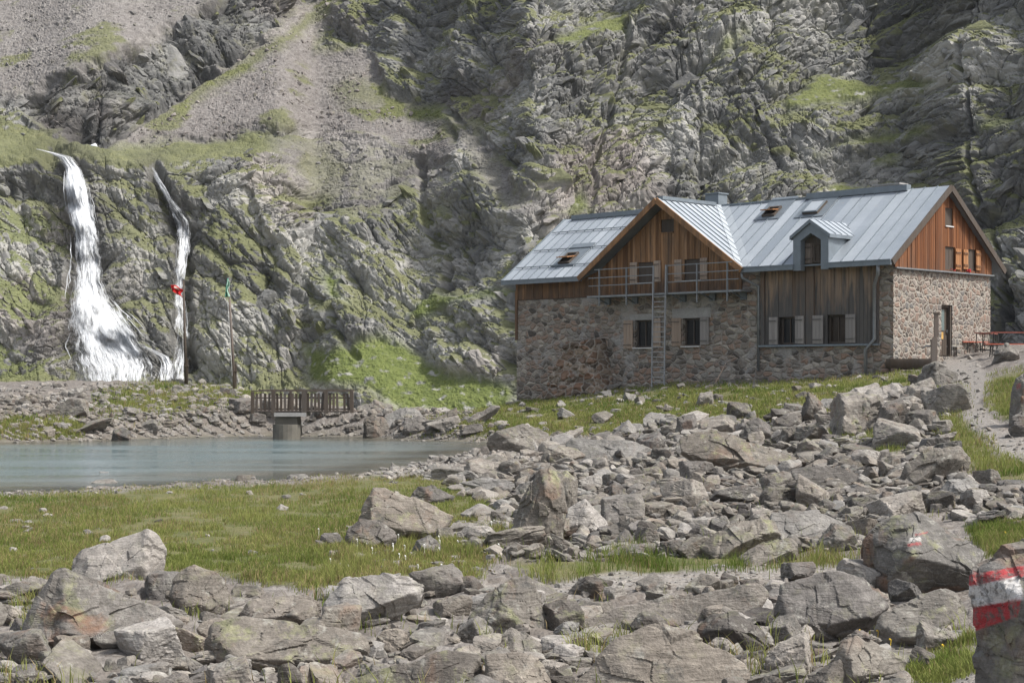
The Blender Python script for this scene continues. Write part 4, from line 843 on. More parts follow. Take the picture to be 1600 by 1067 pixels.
# (short name used in other labels, label, outline in photo pixels, material, mesh level, options)
HB = [
('tall pale wedge boulder', 'tall pale wedge boulder leaning behind the big dark boulder at the meadow edge', [(112,880),(128,860),(168,843),(228,824),(245,832),(261,864),(260,920),(245,931),(196,935),(120,935)], 'p', 6, dict(dy=1.6)),
('big dark wedge boulder', 'biggest dark wedge boulder with rusty face, low on the left side below the meadow', [(16,997),(42,948),(84,895),(105,888),(168,910),(224,934),(266,955),(290,972),(259,996),(192,1015),(98,1018),(35,1008)], 'w', 7, {}),
('slanted boulder with lichen ridge', 'slanted grey boulder with a lichen ridge between the big dark wedge and the grass', [(257,932),(273,899),(301,882),(336,889),(353,906),(367,951),(336,975),(311,980),(273,960)], 'g', 6, dict(dy=.8)),
('long layered slab', 'long layered slab with dark undercut front face in the foremost rubble', [(318,1005),(330,972),(372,961),(455,970),(560,988),(577,1005),(560,1040),(470,1052),(400,1052),(325,1040)], 'l', 6, {}),
('flat slab behind the layered slab', 'flat grey slab lying right behind the long layered slab', [(375,962),(389,938),(466,927),(497,938),(513,982),(455,984),(385,975)], 'g', 6, dict(dy=.6)),
('broad pale boulder', 'broad pale low boulder at the grass edge left of the pyramid-shaped boulder', [(504,940),(535,899),(601,894),(650,906),(663,920),(654,945),(615,958),(552,983),(510,980)], 'p', 6, {}),
('pyramid-shaped boulder', 'brown-grey pyramid-shaped boulder standing alone beside the gravel track', [(727,966),(759,927),(797,902),(831,901),(843,920),(862,972),(853,993),(797,992),(766,994),(738,992)], 'l', 6, {}),
('small cone below the pyramid', 'small cone-shaped rock just in front of the pyramid-shaped boulder', [(773,1000),(797,978),(825,990),(843,1004),(852,1030),(780,1030)], 'g', 5, {}),
('foremost mossy ledge', 'foremost low mossy ledge slab at the bottom edge, left of the cracked one', [(535,1067),(600,1042),(668,1021),(696,1014),(752,1021),(752,1080),(535,1090)], 'l', 6, {}),
('foremost cracked ledge', 'foremost cracked ledge block with rounded right end at the bottom edge', [(756,1022),(815,1016),(846,1032),(864,1063),(864,1090),(756,1090)], 'g', 6, {}),
('big sloping slab', 'big sloping slab with smooth striped top at the bottom edge', [(888,1070),(955,1000),(1020,976),(1085,985),(1130,1010),(1170,1035),(1180,1090),(890,1095)], 'g', 6, dict(top=(50,66))),
('long low bedrock slab', 'long low bedrock slab sloping up to the gravel track', [(880,985),(905,970),(1000,940),(1090,922),(1190,908),(1205,930),(1180,965),(1120,985),(1020,995)], 'l', 6, dict(top=(58,72), dy=.6)),
('half-buried round boulder', 'half-buried round grey boulder at the end of the long bedrock slab', [(1085,980),(1110,957),(1152,957),(1194,986),(1201,1008),(1180,1028),(1155,1024),(1090,1006)], 'd', 6, {}),
('big split boulder', 'big dark split boulder with overhanging front between the bedrock slab and the waymark boulder', [(1208,955),(1218,910),(1257,907),(1309,889),(1348,899),(1392,941),(1372,972),(1320,992),(1267,1006),(1229,990)], 'd', 6, dict(top=(40,60))),
('waymark boulder', 'huge rust-brown boulder with a small faded red and white waymark', [(1350,868),(1357,836),(1383,808),(1432,793),(1450,801),(1495,832),(1540,860),(1522,900),(1516,928),(1474,930),(1432,932),(1376,918),(1351,892)], 'w', 7, dict(paint=[('white', [(1421,840),(1438,838),(1441,845),(1421,848)]), ('red', [(1418,849),(1439,846),(1440,851),(1418,853)]), ('red', [(1430,834),(1450,830),(1448,833),(1430,837)])], top=(30,50))),
('yellow-green lichen boulder', 'rounded boulder with yellow-green lichen lying below the waymark boulder', [(1364,990),(1376,958),(1425,934),(1477,920),(1495,934),(1519,969),(1519,985),(1477,1010),(1425,1008),(1383,1004)], 'l', 6, {}),
('pointed stone by the lichen boulder', 'small pointed stone standing in front of the yellow-green lichen boulder', [(1428,1013),(1435,965),(1474,986),(1505,993),(1511,1006),(1460,1018)], 'g', 5, {}),
('tan block', 'tan cube-like block standing upright in the foremost rubble', [(1194,1030),(1215,1005),(1259,985),(1267,1018),(1269,1046),(1246,1064),(1204,1058)], 'p', 6, {}),
('yellow lichen hump', 'hump-shaped boulder thick with yellow lichen beside the tan block', [(1300,1030),(1310,1004),(1337,986),(1369,1004),(1414,1032),(1410,1066),(1320,1085),(1300,1075)], 'l', 6, {}),
('yellow lichen slab at the edge', 'flat yellow lichen slab at the bottom edge in front of the lichen hump', [(1245,1080),(1257,1060),(1313,1028),(1325,1050),(1325,1095),(1245,1095)], 'l', 5, {}),
('flag-painted rock', 'closest rock, painted with a red-white-red band, cut off by the right edge', [(1515,893),(1538,864),(1600,838),(1680,826),(1740,900),(1720,1130),(1526,1130),(1521,1000)], 'w', 7, dict(Y=7.0, paint=[('red', [(1505,899),(1600,883),(1600,900),(1505,918)]), ('white', [(1505,918),(1592,899),(1600,935),(1505,951)]), ('red', [(1505,951),(1597,931),(1590,962),(1510,990)])], top=(20,34), deep=.9)),
('meadow wedge boulder', 'large wedge boulder with long sloping back, standing in the meadow', [(558,808),(578,757),(600,757),(650,778),(690,795),(712,805),(705,825),(685,845),(640,848),(600,842),(570,832)], 'l', 6, dict(top=(38,56))),
('dark round meadow boulder', 'dark rounded boulder in the grass in front of the meadow wedge boulder', [(537,845),(541,825),(562,810),(600,818),(618,830),(619,848),(600,857),(560,860)], 'd', 6, {}),
('leaning spire rock', 'tall leaning spire rock with dark undercut left side, middle of the boulder field', [(783,855),(800,820),(820,770),(842,732),(862,728),(880,742),(885,790),(878,842),(830,855)], 'l', 6, dict(top=(20,40))),
('mossy shoulder rock', 'mossy-topped shoulder rock leaning on the back of the spire rock', [(858,748),(885,734),(903,750),(902,800),(880,815),(862,800)], 'l', 5, dict(dy=.5)),
('smooth rock right of the spire', 'smooth pale boulder at the right foot of the leaning spire rock', [(874,840),(885,795),(915,776),(950,815),(953,834),(925,845),(890,846)], 'p', 6, dict(dy=.3)),
('hump by the shore', 'hump-backed grey boulder on the shore where the lake narrows', [(716,744),(730,719),(747,714),(790,725),(794,744),(735,748)], 'g', 5, {}),
('dark flat rock behind the wedge', 'dark flat rock in the grass behind the meadow wedge boulder', [(640,780),(655,757),(675,757),(712,775),(690,790),(650,790)], 'd', 5, {}),
('twin flat slabs', 'pair-width flat pale slab in the wet grass near the lake narrows', [(718,754),(760,745),(800,752),(820,763),(790,772),(740,766)], 'p', 5, dict(top=(55,70))),
('long pale ledge', 'long pale ledge with a notched left end below the hut meadow', [(884,692),(895,683),(985,688),(1042,708),(1022,724),(920,724),(888,714)], 'p', 6, dict(top=(50,66))),
('broad bedrock ramp', 'broad bedrock ramp in the middle of the field under the hut', [(1058,685),(1110,670),(1200,698),(1247,714),(1222,742),(1120,732),(1062,708)], 'l', 6, dict(top=(50,66))),
('smooth low slab', 'smooth low slab between the bedrock ramp and the sharp-edged boulder', [(1235,733),(1290,725),(1340,740),(1358,756),(1310,766),(1248,762)], 'p', 5, dict(top=(56,70))),
('sharp-edged boulder', 'big sharp-edged boulder with dark left face beside the path grass', [(1403,748),(1415,725),(1450,700),(1500,697),(1513,720),(1490,745),(1440,769),(1410,765)], 'g', 6, dict(top=(36,54))),
('rounded rock below the sharp boulder', 'rounded pale rock just below the sharp-edged boulder', [(1462,772),(1480,750),(1515,745),(1531,755),(1526,778),(1470,784)], 'p', 5, {}),
('long lichen-backed boulder', 'long lichen-backed boulder in front of the wide flat slab', [(1093,855),(1120,830),(1180,810),(1210,815),(1222,836),(1190,858),(1150,873),(1108,871)], 'l', 6, {}),
('squat lichen rock', 'squat rock with green lichen cap beside the gravel track', [(1154,872),(1190,845),(1235,838),(1248,850),(1246,874),(1205,884),(1165,884)], 'l', 6, {}),
('wide flat slab', 'wide flat slab in the field left of the waymark boulder', [(1190,832),(1205,800),(1280,796),(1322,815),(1326,838),(1270,848),(1208,848)], 'p', 6, dict(top=(45,62))),
('tilted block by the waymark boulder', 'tilted grey block against the left side of the waymark boulder', [(1273,853),(1300,815),(1330,820),(1342,846),(1312,866),(1282,868)], 'g', 5, {}),
('top slab of the hut pile', 'largest pale slab on the boulder pile below the hut corner', [(1304,633),(1335,605),(1370,597),(1381,615),(1352,638),(1310,640)], 'p', 5, {}),
('dark block of the hut pile', 'dark upright block at the right end of the pile below the hut corner', [(1362,664),(1375,630),(1410,619),(1422,640),(1402,668),(1370,671)], 'd', 5, {}),
('pointed rock of the hut pile', 'sharp pointed rock at the left end of the pile below the hut corner', [(1246,652),(1262,611),(1275,618),(1292,640),(1276,660)], 'g', 5, {}),
('slanted slab by the path', 'slanted slab beside the path in front of the wooden trough', [(1404,627),(1420,601),(1455,589),(1463,610),(1440,628)], 'g', 5, {}),
('rock under the slanted slab', 'pale rock leaning against the slanted slab by the trough', [(1340,628),(1356,608),(1400,598),(1412,612),(1392,632)], 'p', 5, dict(dy=.6)),
('dark block under the hut meadow', 'dark square block on the lower rim of the hut meadow', [(1052,680),(1058,652),(1085,645),(1090,662),(1084,682)], 'd', 5, {}),
('ribbed block under the hut meadow', 'broad ribbed block right of the dark square block below the hut meadow', [(1086,680),(1094,655),(1130,646),(1148,660),(1150,680),(1120,686)], 'g', 5, {}),
('pale hump under the hut meadow', 'pale humped boulder on the rim below the bay of the hut', [(1160,684),(1164,660),(1184,650),(1204,664),(1210,684),(1185,690)], 'p', 5, {}),
('double block under the bay', 'brownish stacked block on the rim right of the pale hump', [(1204,672),(1212,652),(1245,648),(1252,662),(1235,678),(1212,680)], 'd', 5, {}),
('grey cube under the bay', 'grey rounded cube in front of the brownish stacked block', [(1216,690),(1222,668),(1244,664),(1258,678),(1254,694),(1230,696)], 'g', 5, {}),
('standing block on the far shore', 'upright standing block on the far shore right of the footbridge', [(567,682),(568,655),(582,646),(600,652),(609,668),(605,680),(590,685)], 'g', 5, {}),
('long rock on the far shore', 'long rounded rock on the far shore behind the upright block', [(588,672),(600,648),(630,636),(655,640),(664,655),(640,674)], 'p', 5, dict(dy=.8)),
('rear rock by the footbridge', 'big grey rock on the bank touching the right end of the footbridge', [(553,652),(560,634),(585,626),(612,632),(618,648),(600,660),(560,662)], 'g', 5, dict(dy=1.5)),
('pale block on the far shore', 'pale square block on the far shore above the pebble beach', [(628,680),(632,655),(655,648),(672,656),(676,676),(650,684)], 'p', 5, {}),
('tilted plank rock', 'long tilted pale slab lying on the grass beyond the lake end', [(716,662),(740,646),(772,631),(784,633),(776,646),(748,660),(724,666)], 'p', 5, {}),
('wedge rock beyond the lake end', 'small wedge rock on the grass left of the long tilted pale slab', [(672,660),(690,646),(714,636),(716,648),(704,660),(684,666)], 'g', 5, {}),
('rock by the beer tables', 'pale rounded rock in front of the red beer tables', [(1548,562),(1556,546),(1572,536),(1590,545),(1594,560),(1575,566)], 'p', 5, {}),
('red-marked rock by the path', 'rock beside the path with a small red mark, cut by the right edge', [(1577,655),(1580,610),(1592,584),(1620,572),(1650,590),(1650,660),(1600,664)], 'w', 6, dict(paint=[('red', [(1588,600),(1595,598),(1595,607),(1589,608)])])),
('dark rock at the path bend', 'dark rock at the right side of the path bend, cut by the right edge', [(1576,675),(1580,650),(1600,640),(1640,650),(1640,682),(1590,684)], 'd', 5, {}),
('left shore dark stone', 'single dark stone standing on the far left pebble shore', [(172,686),(178,672),(192,667),(206,674),(204,687),(186,690)], 'd', 4, {}),
('flat island stone', 'flat pale island stone in the lake close to the meadow', [(138,756),(150,749),(178,748),(184,754),(165,758)], 'p', 4, dict(Z=-.03)),
('small island stone', 'smaller pale stone standing in the lake beyond the flat one', [(150,741),(156,736),(170,737),(172,741)], 'p', 4, dict(Z=-.03)),
('pale shore slab', 'flat pale slab at the waterline of the meadow shore', [(440,750),(452,741),(476,740),(484,746),(466,752)], 'p', 4, {}),
('grey shore slab', 'flat grey slab at the meadow waterline left of the pale slab', [(360,752),(372,742),(396,741),(402,748),(384,754)], 'g', 4, {}),
('white meadow stone', 'pale stone sunk in the middle of the meadow grass', [(428,797),(438,786),(452,792),(450,800)], 'p', 4, {}),
('small stone at the dark round boulder', 'light rounded stone in the grass left of the dark rounded boulder', [(498,848),(505,832),(528,830),(538,842),(534,852)], 'p', 5, {}),
('stone under the wedge tail', 'grey stone at the right foot of the meadow wedge boulder', [(670,845),(684,824),(705,822),(712,836),(700,848)], 'g', 5, {}),
('ridge-backed stone below the wedge', 'ridge-backed stone in front of the meadow wedge boulder', [(638,862),(650,842),(672,834),(690,850),(686,864),(655,868)], 'd', 5, {}),
('low stone right of the wedge', 'low pale stone between the meadow wedge boulder and the spire rock', [(712,838),(728,818),(765,822),(780,836),(760,846),(722,846)], 'p', 5, {}),
]
heroes = []
for i, (ref, lab, out, mk_, lv, op) in enumerate(HB):
    xs = [p[0] for p in out]; yb = max(p[1] for p in out); xm = sum(xs) / len(xs)
    if 'Y' in op: Y = op['Y']
    else:
        gx_, gy_, gz_ = ground_hit(xm, min(yb - 2, 1200)); wpx = max(xs) - min(xs); Y = float(gy_[0]); Y = Y * (1 + .18 * wpx / FPX) + op.get('dy', 0)
    kw = {k: op[k] for k in ('top', 'deep') if k in op}
    V, F_, c = hero_mesh(out, Y, 1000 + i * 13, lv, bot=.12, **kw)
    at = {}
    if 'paint' in op:
        wp = V + c; qx, qy = PX(wp[:, 0], wp[:, 1], wp[:, 2]); at = {'red': np.zeros(len(V)), 'white': np.zeros(len(V))}
        jx_ = 2.0 * pn2(qx * .12, qy * .12, 3); jy_ = 1.6 * pn2(qx * .12, qy * .12, 4)
        for nm, pl in op['paint']: at[nm] = np.maximum(at[nm], (.6 if 'waymark' in ref or 'red-marked' in ref else 1.0) * np.clip(poly_sd(qx + jx_, qy + jy_, pl) / 1.6 + .5, 0, 1) * (V[:, 1] < .12 * np.ptp(V[:, 1])))
    elif mk_ == 'w': at = {'red': np.zeros(len(V)), 'white': np.zeros(len(V))}
    o = mk('boulder', V, F_, M[MATN[mk_]], attrs=at); o.location = c
    tag(o, lab, 'boulder', 'boulders of the rock field and shore')
    heroes.append(dict(ref=ref, px=xm, py=(min(p[1] for p in out) + yb) / 2, w=max(xs) - min(xs), h=yb - min(p[1] for p in out), Y=Y, X=c[0], R=np.ptp(V[:, 0]) / 2))
# shapes for the many: blocks, slabs, wedges, rounded stones
def stone(kind, lv, seed):
    r = np.random.default_rng(seed); N, d = [], []
    sc = {'block': (1, .85, .72), 'slab': (1.1, .9, .36), 'wedge': (1, .8, .62), 'rounded': (1, .9, .7)}[kind]
    for ax in range(3):
        for s in (-1, 1):
            n = np.zeros(3); n[ax] = s; n += r.normal(size=3) * (.22 if kind != 'wedge' else .42); n /= np.linalg.norm(n); N.append(n); d.append(r.uniform(.62, .9))
    for _ in range({'block': 7, 'slab': 6, 'wedge': 5, 'rounded': 22}[kind]):
        n = r.normal(size=3); n /= np.linalg.norm(n); N.append(n); d.append(r.uniform(.78, 1.05) if kind != 'rounded' else r.uniform(.85, 1.0))
    dirs, F_ = ico(lv); V = dirs * polytope(dirs, np.array(N), np.array(d), 26)[:, None]
    V = roughen(V, 1.5, seed, 1.0 if lv > 3 else .8); V /= np.ptp(V[:, 0]) / 2; return V * np.array(sc), F_
KINDS = ['block', 'slab', 'wedge', 'rounded']
VAR = {k: [stone(k, 5, 50 + 7 * i + 100 * j) for i in range(5)] for j, k in enumerate(KINDS)}
VME = {}
def scatter(polys, n, wr, seed, avoid=1.0, sep=.8, taken=None, pw=2.2, ybias=0.0):
    """picks places on the ground for stones whose apparent width is wr photo pixels, larger ones first"""
    r = np.random.default_rng(seed); out = []; xs = [p[0] for q in polys for p in q]; ys = [p[1] for q in polys for p in q]
    tries = n * 40; e_ = 190 if sep == 0 else 0; px = r.uniform(max(min(xs), -60 - e_), min(max(xs), 1660 + e_), tries); py = r.uniform(min(ys), min(max(ys), 1110), tries)
    ok = np.zeros(tries, bool)
    for q in polys: ok |= poly_in(px, py, q)
    px, py = px[ok], py[ok]; w_ = np.sort(wr[0] * (1 - r.random(len(px))) ** (-1 / pw))[::-1]; w_ = np.minimum(w_, wr[1]) 
    k = max(1, len(w_) // max(n, 1)); w_ = w_[::k] if sep == 0 else w_
    taken = [] if taken is None else taken
    if sep == 0:
        m = min(n, len(px)); idx = r.permutation(len(px))[:m]; return [(px[i], py[i], wr[0] + (wr[1] - wr[0]) * r.random() ** pw) for i in idx]
    T = [(a, b, c_) for a, b, c_ in taken]
    for x, y in zip(px, py):
        ww = min(wr[1], wr[0] * (1 - r.random()) ** (-1 / pw))
        if all(math.hypot(x - a, (y - b) * 1.7) > sep * (ww + c_) / 2 for a, b, c_ in T): T.append((x, y, ww)); out.append((x, y, ww))
        if len(out) >= n: break
    taken += out; return out
Z_FIELD = [[(700,760),(760,705),(870,690),(1050,660),(1230,655),(1290,640),(1330,625),(1470,600),(1484,640),(1476,690),(1510,755),(1860,790),(1860,830),(1540,825),(1430,790),(1350,860),(1100,870),(900,880),(800,880),(690,850),(760,790)]]
Z_FORE = [[(-250,905),(260,930),(520,930),(680,918),(900,932),(1210,908),(1350,895),(1500,1000),(1420,1060),(1430,1110),(-250,1110)], [(1640,890),(1860,880),(1860,1110),(1640,1110)]]
Z_SHORE = [[(-250,622),(380,612),(400,645),(560,650),(640,635),(760,650),(800,672),(780,690),(640,684),(560,680),(400,677),(200,683),(-250,690)]]
Z_SLOPE = [[(760,640),(860,625),(1040,605),(1200,600),(1300,600),(1250,640),(1060,650),(900,670)]]
Z_KNOLL = [[(-60,605),(140,600),(380,600),(390,612),(200,622),(-60,625)]]
taken = [(h['px'], h['py'] + h['h'] * .25, h['w'] * .8) for h in heroes]
autos = []
for polys, n, wr, zone in ((Z_FORE, 66, (46, 100), 'fore'), (Z_FIELD, 98, (36, 100), 'field'), (Z_SHORE, 44, (17, 50), 'shore'), (Z_SLOPE, 24, (12, 30), 'slope')):
    autos += [(x, y, w_, zone) for x, y, w_ in scatter(polys, n, wr, len(autos) + 3, sep=.72, taken=taken)]
lands = heroes + [dict(ref='footbridge', px=472, py=632, w=160, h=44), dict(ref='wooden trough', px=1420, py=572, w=70, h=20), dict(ref='hut buttress', px=880, py=570, w=100, h=90), dict(ref='green-flag pole base', px=366, py=590, w=20, h=20), dict(ref='hut ladder foot', px=1030, py=600, w=30, h=20)]
made = []
for i, (x, y, w_, zone) in enumerate(autos):
    r = random.Random(900 + i); X, Y, Z = [float(q[0]) for q in ground_hit(x, y)]
    kind = r.choices(KINDS, (4, 4, 3, 1.2 if zone != 'shore' else 3))[0]; vi = r.randrange(5); mk_ = r.choices('gpdl', (5, 3, 2, 2.5 if zone in ('fore', 'field') else .8))[0]
    if (kind, vi, mk_) not in VME: VME[kind, vi, mk_] = mk('boulder', *VAR[kind][vi], M[MATN[mk_]], link=False)
    o = bpy.data.objects.new('boulder', VME[kind, vi, mk_]); COL.objects.link(o)
    s = w_ / FPX * Y / 2; zs = r.uniform(.85, 1.25); o.scale = (s, s * r.uniform(.8, 1.15), s * zs)
    o.rotation_euler = (r.gauss(0, .22), r.gauss(0, .22), r.uniform(0, 6.28)); o.location = (X, Y + s * .5, Z + s * zs * {'block': .38, 'slab': .2, 'wedge': .3, 'rounded': .36}[kind])
    best = min(lands, key=lambda h: math.hypot((x - h['px']) / (h['w'] / 2 + 20), (y - h['py']) / (h['h'] / 2 + 14)))
    dx, dy = (x - best['px']) / (best['w'] / 2 + 10), (y - best['py']) / (best['h'] / 2 + 8)
    rel = ('behind ' if dy < -.45 else 'in front of ' if dy > .6 else '') ; side = 'left' if dx < -.4 else 'right' if dx > .4 else ''
    rel = {('behind ', ''): 'behind', ('in front of ', ''): 'in front of', ('behind ', 'left'): 'behind and left of', ('behind ', 'right'): 'behind and right of', ('in front of ', 'left'): 'in front and left of', ('in front of ', 'right'): 'in front and right of', ('', 'left'): 'left of', ('', 'right'): 'right of', ('', ''): 'against'}[rel, side]
    size = 'large' if w_ > {'fore': 66, 'field': 48, 'shore': 28, 'slope': 22}[zone] else 'small'
    made.append((o, size, {'g': 'grey', 'p': 'pale', 'd': 'dark', 'l': 'lichen-spotted'}[mk_], {'block': 'blocky boulder', 'slab': 'flat slab', 'wedge': 'wedge-shaped rock', 'rounded': 'rounded rock'}[kind], rel, best['ref'], math.hypot(dx, dy)))
byl = {}
for q in made: byl.setdefault(q[1:6], []).append(q)
for key, qs in byl.items():
    qs.sort(key=lambda q: q[6]); size, col_, shp, rel, ref = key
    for j, q in enumerate(qs):
        pre = ['', 'second nearest ', 'third nearest ', 'fourth nearest ', 'fifth nearest '][j] if len(qs) == 1 or j else 'nearest '
        lb = f'{pre}{size} {col_} {shp} {rel} the {ref}'; lb = lb if len(lb.split()) < 17 else lb.replace(size + ' ', '', 1)
        tag(q[0], lb, 'boulder', 'boulders of the rock field and shore')

# ------------------------------------------------------------------ loose stones, too many to count
def merge(places, shapes, seed, flat=1.0, sink=.3, zfun=None):
    r = np.random.default_rng(seed); VV, FF, n0 = [], [], 0
    pl = np.array(places); X, Y, Z = ground_hit(pl[:, 0], pl[:, 1])
    for i in range(len(pl)):
        V, F_ = shapes[r.integers(len(shapes))]; s = pl[i, 2] / FPX * Y[i] / 2; a = r.uniform(0, 6.283); b, c_ = r.normal(0, .24, 2)
        R_ = np.array([[math.cos(a), -math.sin(a), 0], [math.sin(a), math.cos(a), 0], [0, 0, 1]]) @ np.array([[1, 0, 0], [0, math.cos(b), -math.sin(b)], [0, math.sin(b), math.cos(b)]]) @ np.array([[math.cos(c_), 0, math.sin(c_)], [0, 1, 0], [-math.sin(c_), 0, math.cos(c_)]])
        W_ = (V * np.array([1, r.uniform(.7, 1.1), r.uniform(.7, 1.3) * flat])) @ R_.T * s + np.array([X[i], Y[i] + s * .4, Z[i] + s * sink * r.uniform(.3, 1.5)])
        VV.append(W_); FF.append(F_ + n0); n0 += len(V)
    return np.concatenate(VV), np.concatenate(FF)
KL = ['slab', 'block', 'slab', 'wedge', 'slab', 'block', 'wedge', 'slab', 'rounded', 'slab', 'block', 'slab']
SH3, SH4, SH2 = [[stone(k, lv, lv * 1000 + 17 * i) for i, k in enumerate(KL)] for lv in (3, 4, 2)]
def stuff_stones(places, shapes, mat, seed, **kw):
    V, F_ = merge(places, shapes, seed, **kw); return tag(mk('loose_stones', V, F_, M[mat]), kind='stuff')
s0_ = scatter(Z_FORE, 1080, (14, 58), 31, sep=0, pw=1.8); stuff_stones(s0_[:600], SH4, 'rock', 32); stuff_stones(s0_[600:], SH4, 'rock_pale', 33)
s0_ = scatter(Z_FIELD, 4000, (7, 36), 34, sep=0, pw=2.0); stuff_stones(s0_[:2000], SH3, 'rock', 35); stuff_stones(s0_[2000:3400], SH3, 'rock_pale', 36); stuff_stones(s0_[3400:], SH3, 'rock_dark', 37)
s0_ = scatter(Z_SHORE, 2600, (4, 17), 38, sep=0, pw=1.8); stuff_stones(s0_[:1600], SH2, 'rock', 39); stuff_stones(s0_[1600:], SH2, 'rock_pale', 40)
rim = []
r_ = np.random.default_rng(77)
for (xa, ya), (xb, yb) in list(zip(LAKE_PX[:-1], LAKE_PX[1:])):
    L = math.hypot(xb - xa, yb - ya); up_ = xa < xb
    for _ in range(int(L * (1.3 if up_ else .45))):
        u = r_.random(); x, y = xa + (xb - xa) * u, ya + (yb - ya) * u
        if -60 < x < 1660: rim.append((x, y + (r_.normal(-2.5, 2.0) if up_ else r_.normal(2, 2.5)), (3.5 + 7 * r_.random() ** 2) * (1 if up_ else .8)))
for _ in range(420):
    x = r_.uniform(600, 830); rim.append((x, np.interp(x, [600, 700, 760, 830], [742, 724, 712, 716]) + r_.normal(4, 6), 4 + 16 * r_.random() ** 2))
stuff_stones(rim, SH2, 'rock_pale', 41)
ms = scatter([G_GRASS[0]], 90, (5, 22), 42, sep=0, pw=2.5) + scatter([[(480,850),(800,800),(800,900),(560,905)]], 110, (6, 24), 43, sep=0, pw=2.2) + scatter([G_GRASS[1]], 290, (4, 17), 44, sep=0, pw=2.2) + scatter(G_PATH, 900, (3, 13), 45, sep=0, pw=3) + scatter(Z_KNOLL, 260, (4, 20), 46, sep=0, pw=2.2)
stuff_stones(ms, SH3, 'rock_pale', 47, sink=.15)

# ------------------------------------------------------------------ grass
t = NT('alpine_grass'); c = t.attrc('tint')
df = t.n('BsdfDiffuse', {'Color': c}); tr = t.n('BsdfTranslucent', {'Color': c}); mx = t.n('MixShader', {0: .35, 1: df.outputs[0], 2: tr.outputs[0]}); t.t.links.new(mx.outputs[0], t.out.inputs[0]); M['grass'] = t.m
def grass(polys, n, hr, wr, seed, name='meadow_grass', soft=True, thr=-.14, yellow=.3):
    r = np.random.default_rng(seed); A = np.array([abs(sum(a[0] * b[1] - b[0] * a[1] for a, b in zip(p, p[1:] + p[:1]))) for p in polys]); PXs = []
    for p, k in zip(polys, (A / A.sum() * n * 2.2).astype(int)):
        x0, x1 = max(min(q[0] for q in p) - 8, -200), min(max(q[0] for q in p) + 8, 1800); y0, y1 = min(q[1] for q in p) - 3, max(q[1] for q in p) + 3
        kk = int(k * 1.5); x = r.uniform(x0, x1, kk); y = r.uniform(y0, y1, kk)
        sd = poly_sd(x, y * 2, [(a, b * 2) for a, b in p]) + 14 * fbm2(x * .02, y * .05, 3, seed); ok = sd > r.uniform(-20, 14, kk); PXs.append(np.c_[x[ok], y[ok]])
    q = np.concatenate(PXs); q = q[r.permutation(len(q))[:n]]; X, Y, Z = ground_hit(q[:, 0], q[:, 1]); Y = Y + r.uniform(-.01, .01, len(Y)) * Y; X = (q[:, 0] - 800) / FPX * Y; Z = gz(X, Y)
    cl = fbm2(X * .8, Y * .5, 3, seed + 3); cl2 = fbm2(X * 2.6, Y * 2.0, 2, seed + 4)
    ok = (cl + .5 * cl2 > thr + r.normal(0, .1, len(X))) & (lake_sd(X, Y) < -.12); X, Y, Z, cl, cl2 = X[ok], Y[ok], Z[ok], cl[ok], cl2[ok]; m = len(X)
    h = r.uniform(*hr, m) * (.8 + 1.3 * np.clip(cl2 + .4 * cl, -.35, 1.0)) ; wd = r.uniform(*wr, m); a = r.uniform(0, 6.283, m); le = r.uniform(.1, .75, m) * h; b = r.uniform(0, 6.283, m) 
    dx, dy = np.cos(a) * wd / 2, np.sin(a) * wd / 2; lx, ly = np.cos(b) * le, np.sin(b) * le
    V = np.stack([np.stack([X - dx, Y - dy, Z - .03], -1), np.stack([X + dx, Y + dy, Z - .03], -1), np.stack([X - dx * .7 + lx * .35, Y - dy * .7 + ly * .35, Z + h * .6], -1), np.stack([X + dx * .7 + lx * .35, Y + dy * .7 + ly * .35, Z + h * .6], -1), np.stack([X + lx, Y + ly, Z + h], -1)], 1)
    i = np.arange(m)[:, None] * 5; F_ = np.concatenate([i + [0, 1, 3], i + [0, 3, 2], i + [2, 3, 4]])
    u = np.clip(.5 + 1.2 * fbm2(X * .3, Y * .2, 3, seed + 11) + .5 * cl + r.normal(0, .2, m), 0, 1)[:, None]; col = (1 - u) * np.array([.105, .15, .032]) + u * np.array([.25, .26, .085])
    br = (r.random(m) < yellow * np.clip(.5 + 1.2 * fbm2(X * .35, Y * .25, 2, seed + 8), .05, 1.2))[:, None]; col = np.where(br, np.array([.27, .21, .11]) * r.uniform(.7, 1.3, (m, 1)), col)
    return tag(mk(name, V.reshape(-1, 3), F_, M['grass'], cols={'tint': np.repeat(col, 5, 0)}), kind='stuff')
grass([G_GRASS[0]], 190000, (.03, .10), (.006, .013), 60, yellow=.5)
grass([[(480,850),(560,840),(780,830),(790,880),(740,905),(640,905),(520,915)], G_GRASS[9], G_GRASS[10], G_GRASS[11], [(290,880),(420,890),(520,905),(700,905),(720,922),(640,915),(500,915),(400,905)]], 36000, (.05, .20), (.006, .011), 61, thr=.16)
grass([G_GRASS[1]], 90000, (.05, .17), (.014, .03), 62, thr=-.15)
grass([G_GRASS[2], G_GRASS[3], G_GRASS[4]], 42000, (.05, .16), (.009, .018), 63, thr=-.15)
grass([G_GRASS[5], G_GRASS[6]], 26000, (.04, .13), (.005, .011), 64, thr=-.3)
grass([G_GRASS[7], G_GRASS[8], [(130,640),(200,618),(400,600),(400,618),(300,650),(180,655)]], 46000, (.08, .26), (.016, .032), 65, thr=-.2)
grass([[(900,690),(1060,672),(1250,690),(1300,760),(1420,780),(1560,790),(1330,860),(1100,880),(820,860),(900,780)], Z_FORE[0]], 16000, (.06, .2), (.007, .014), 66, thr=.28, yellow=.35)
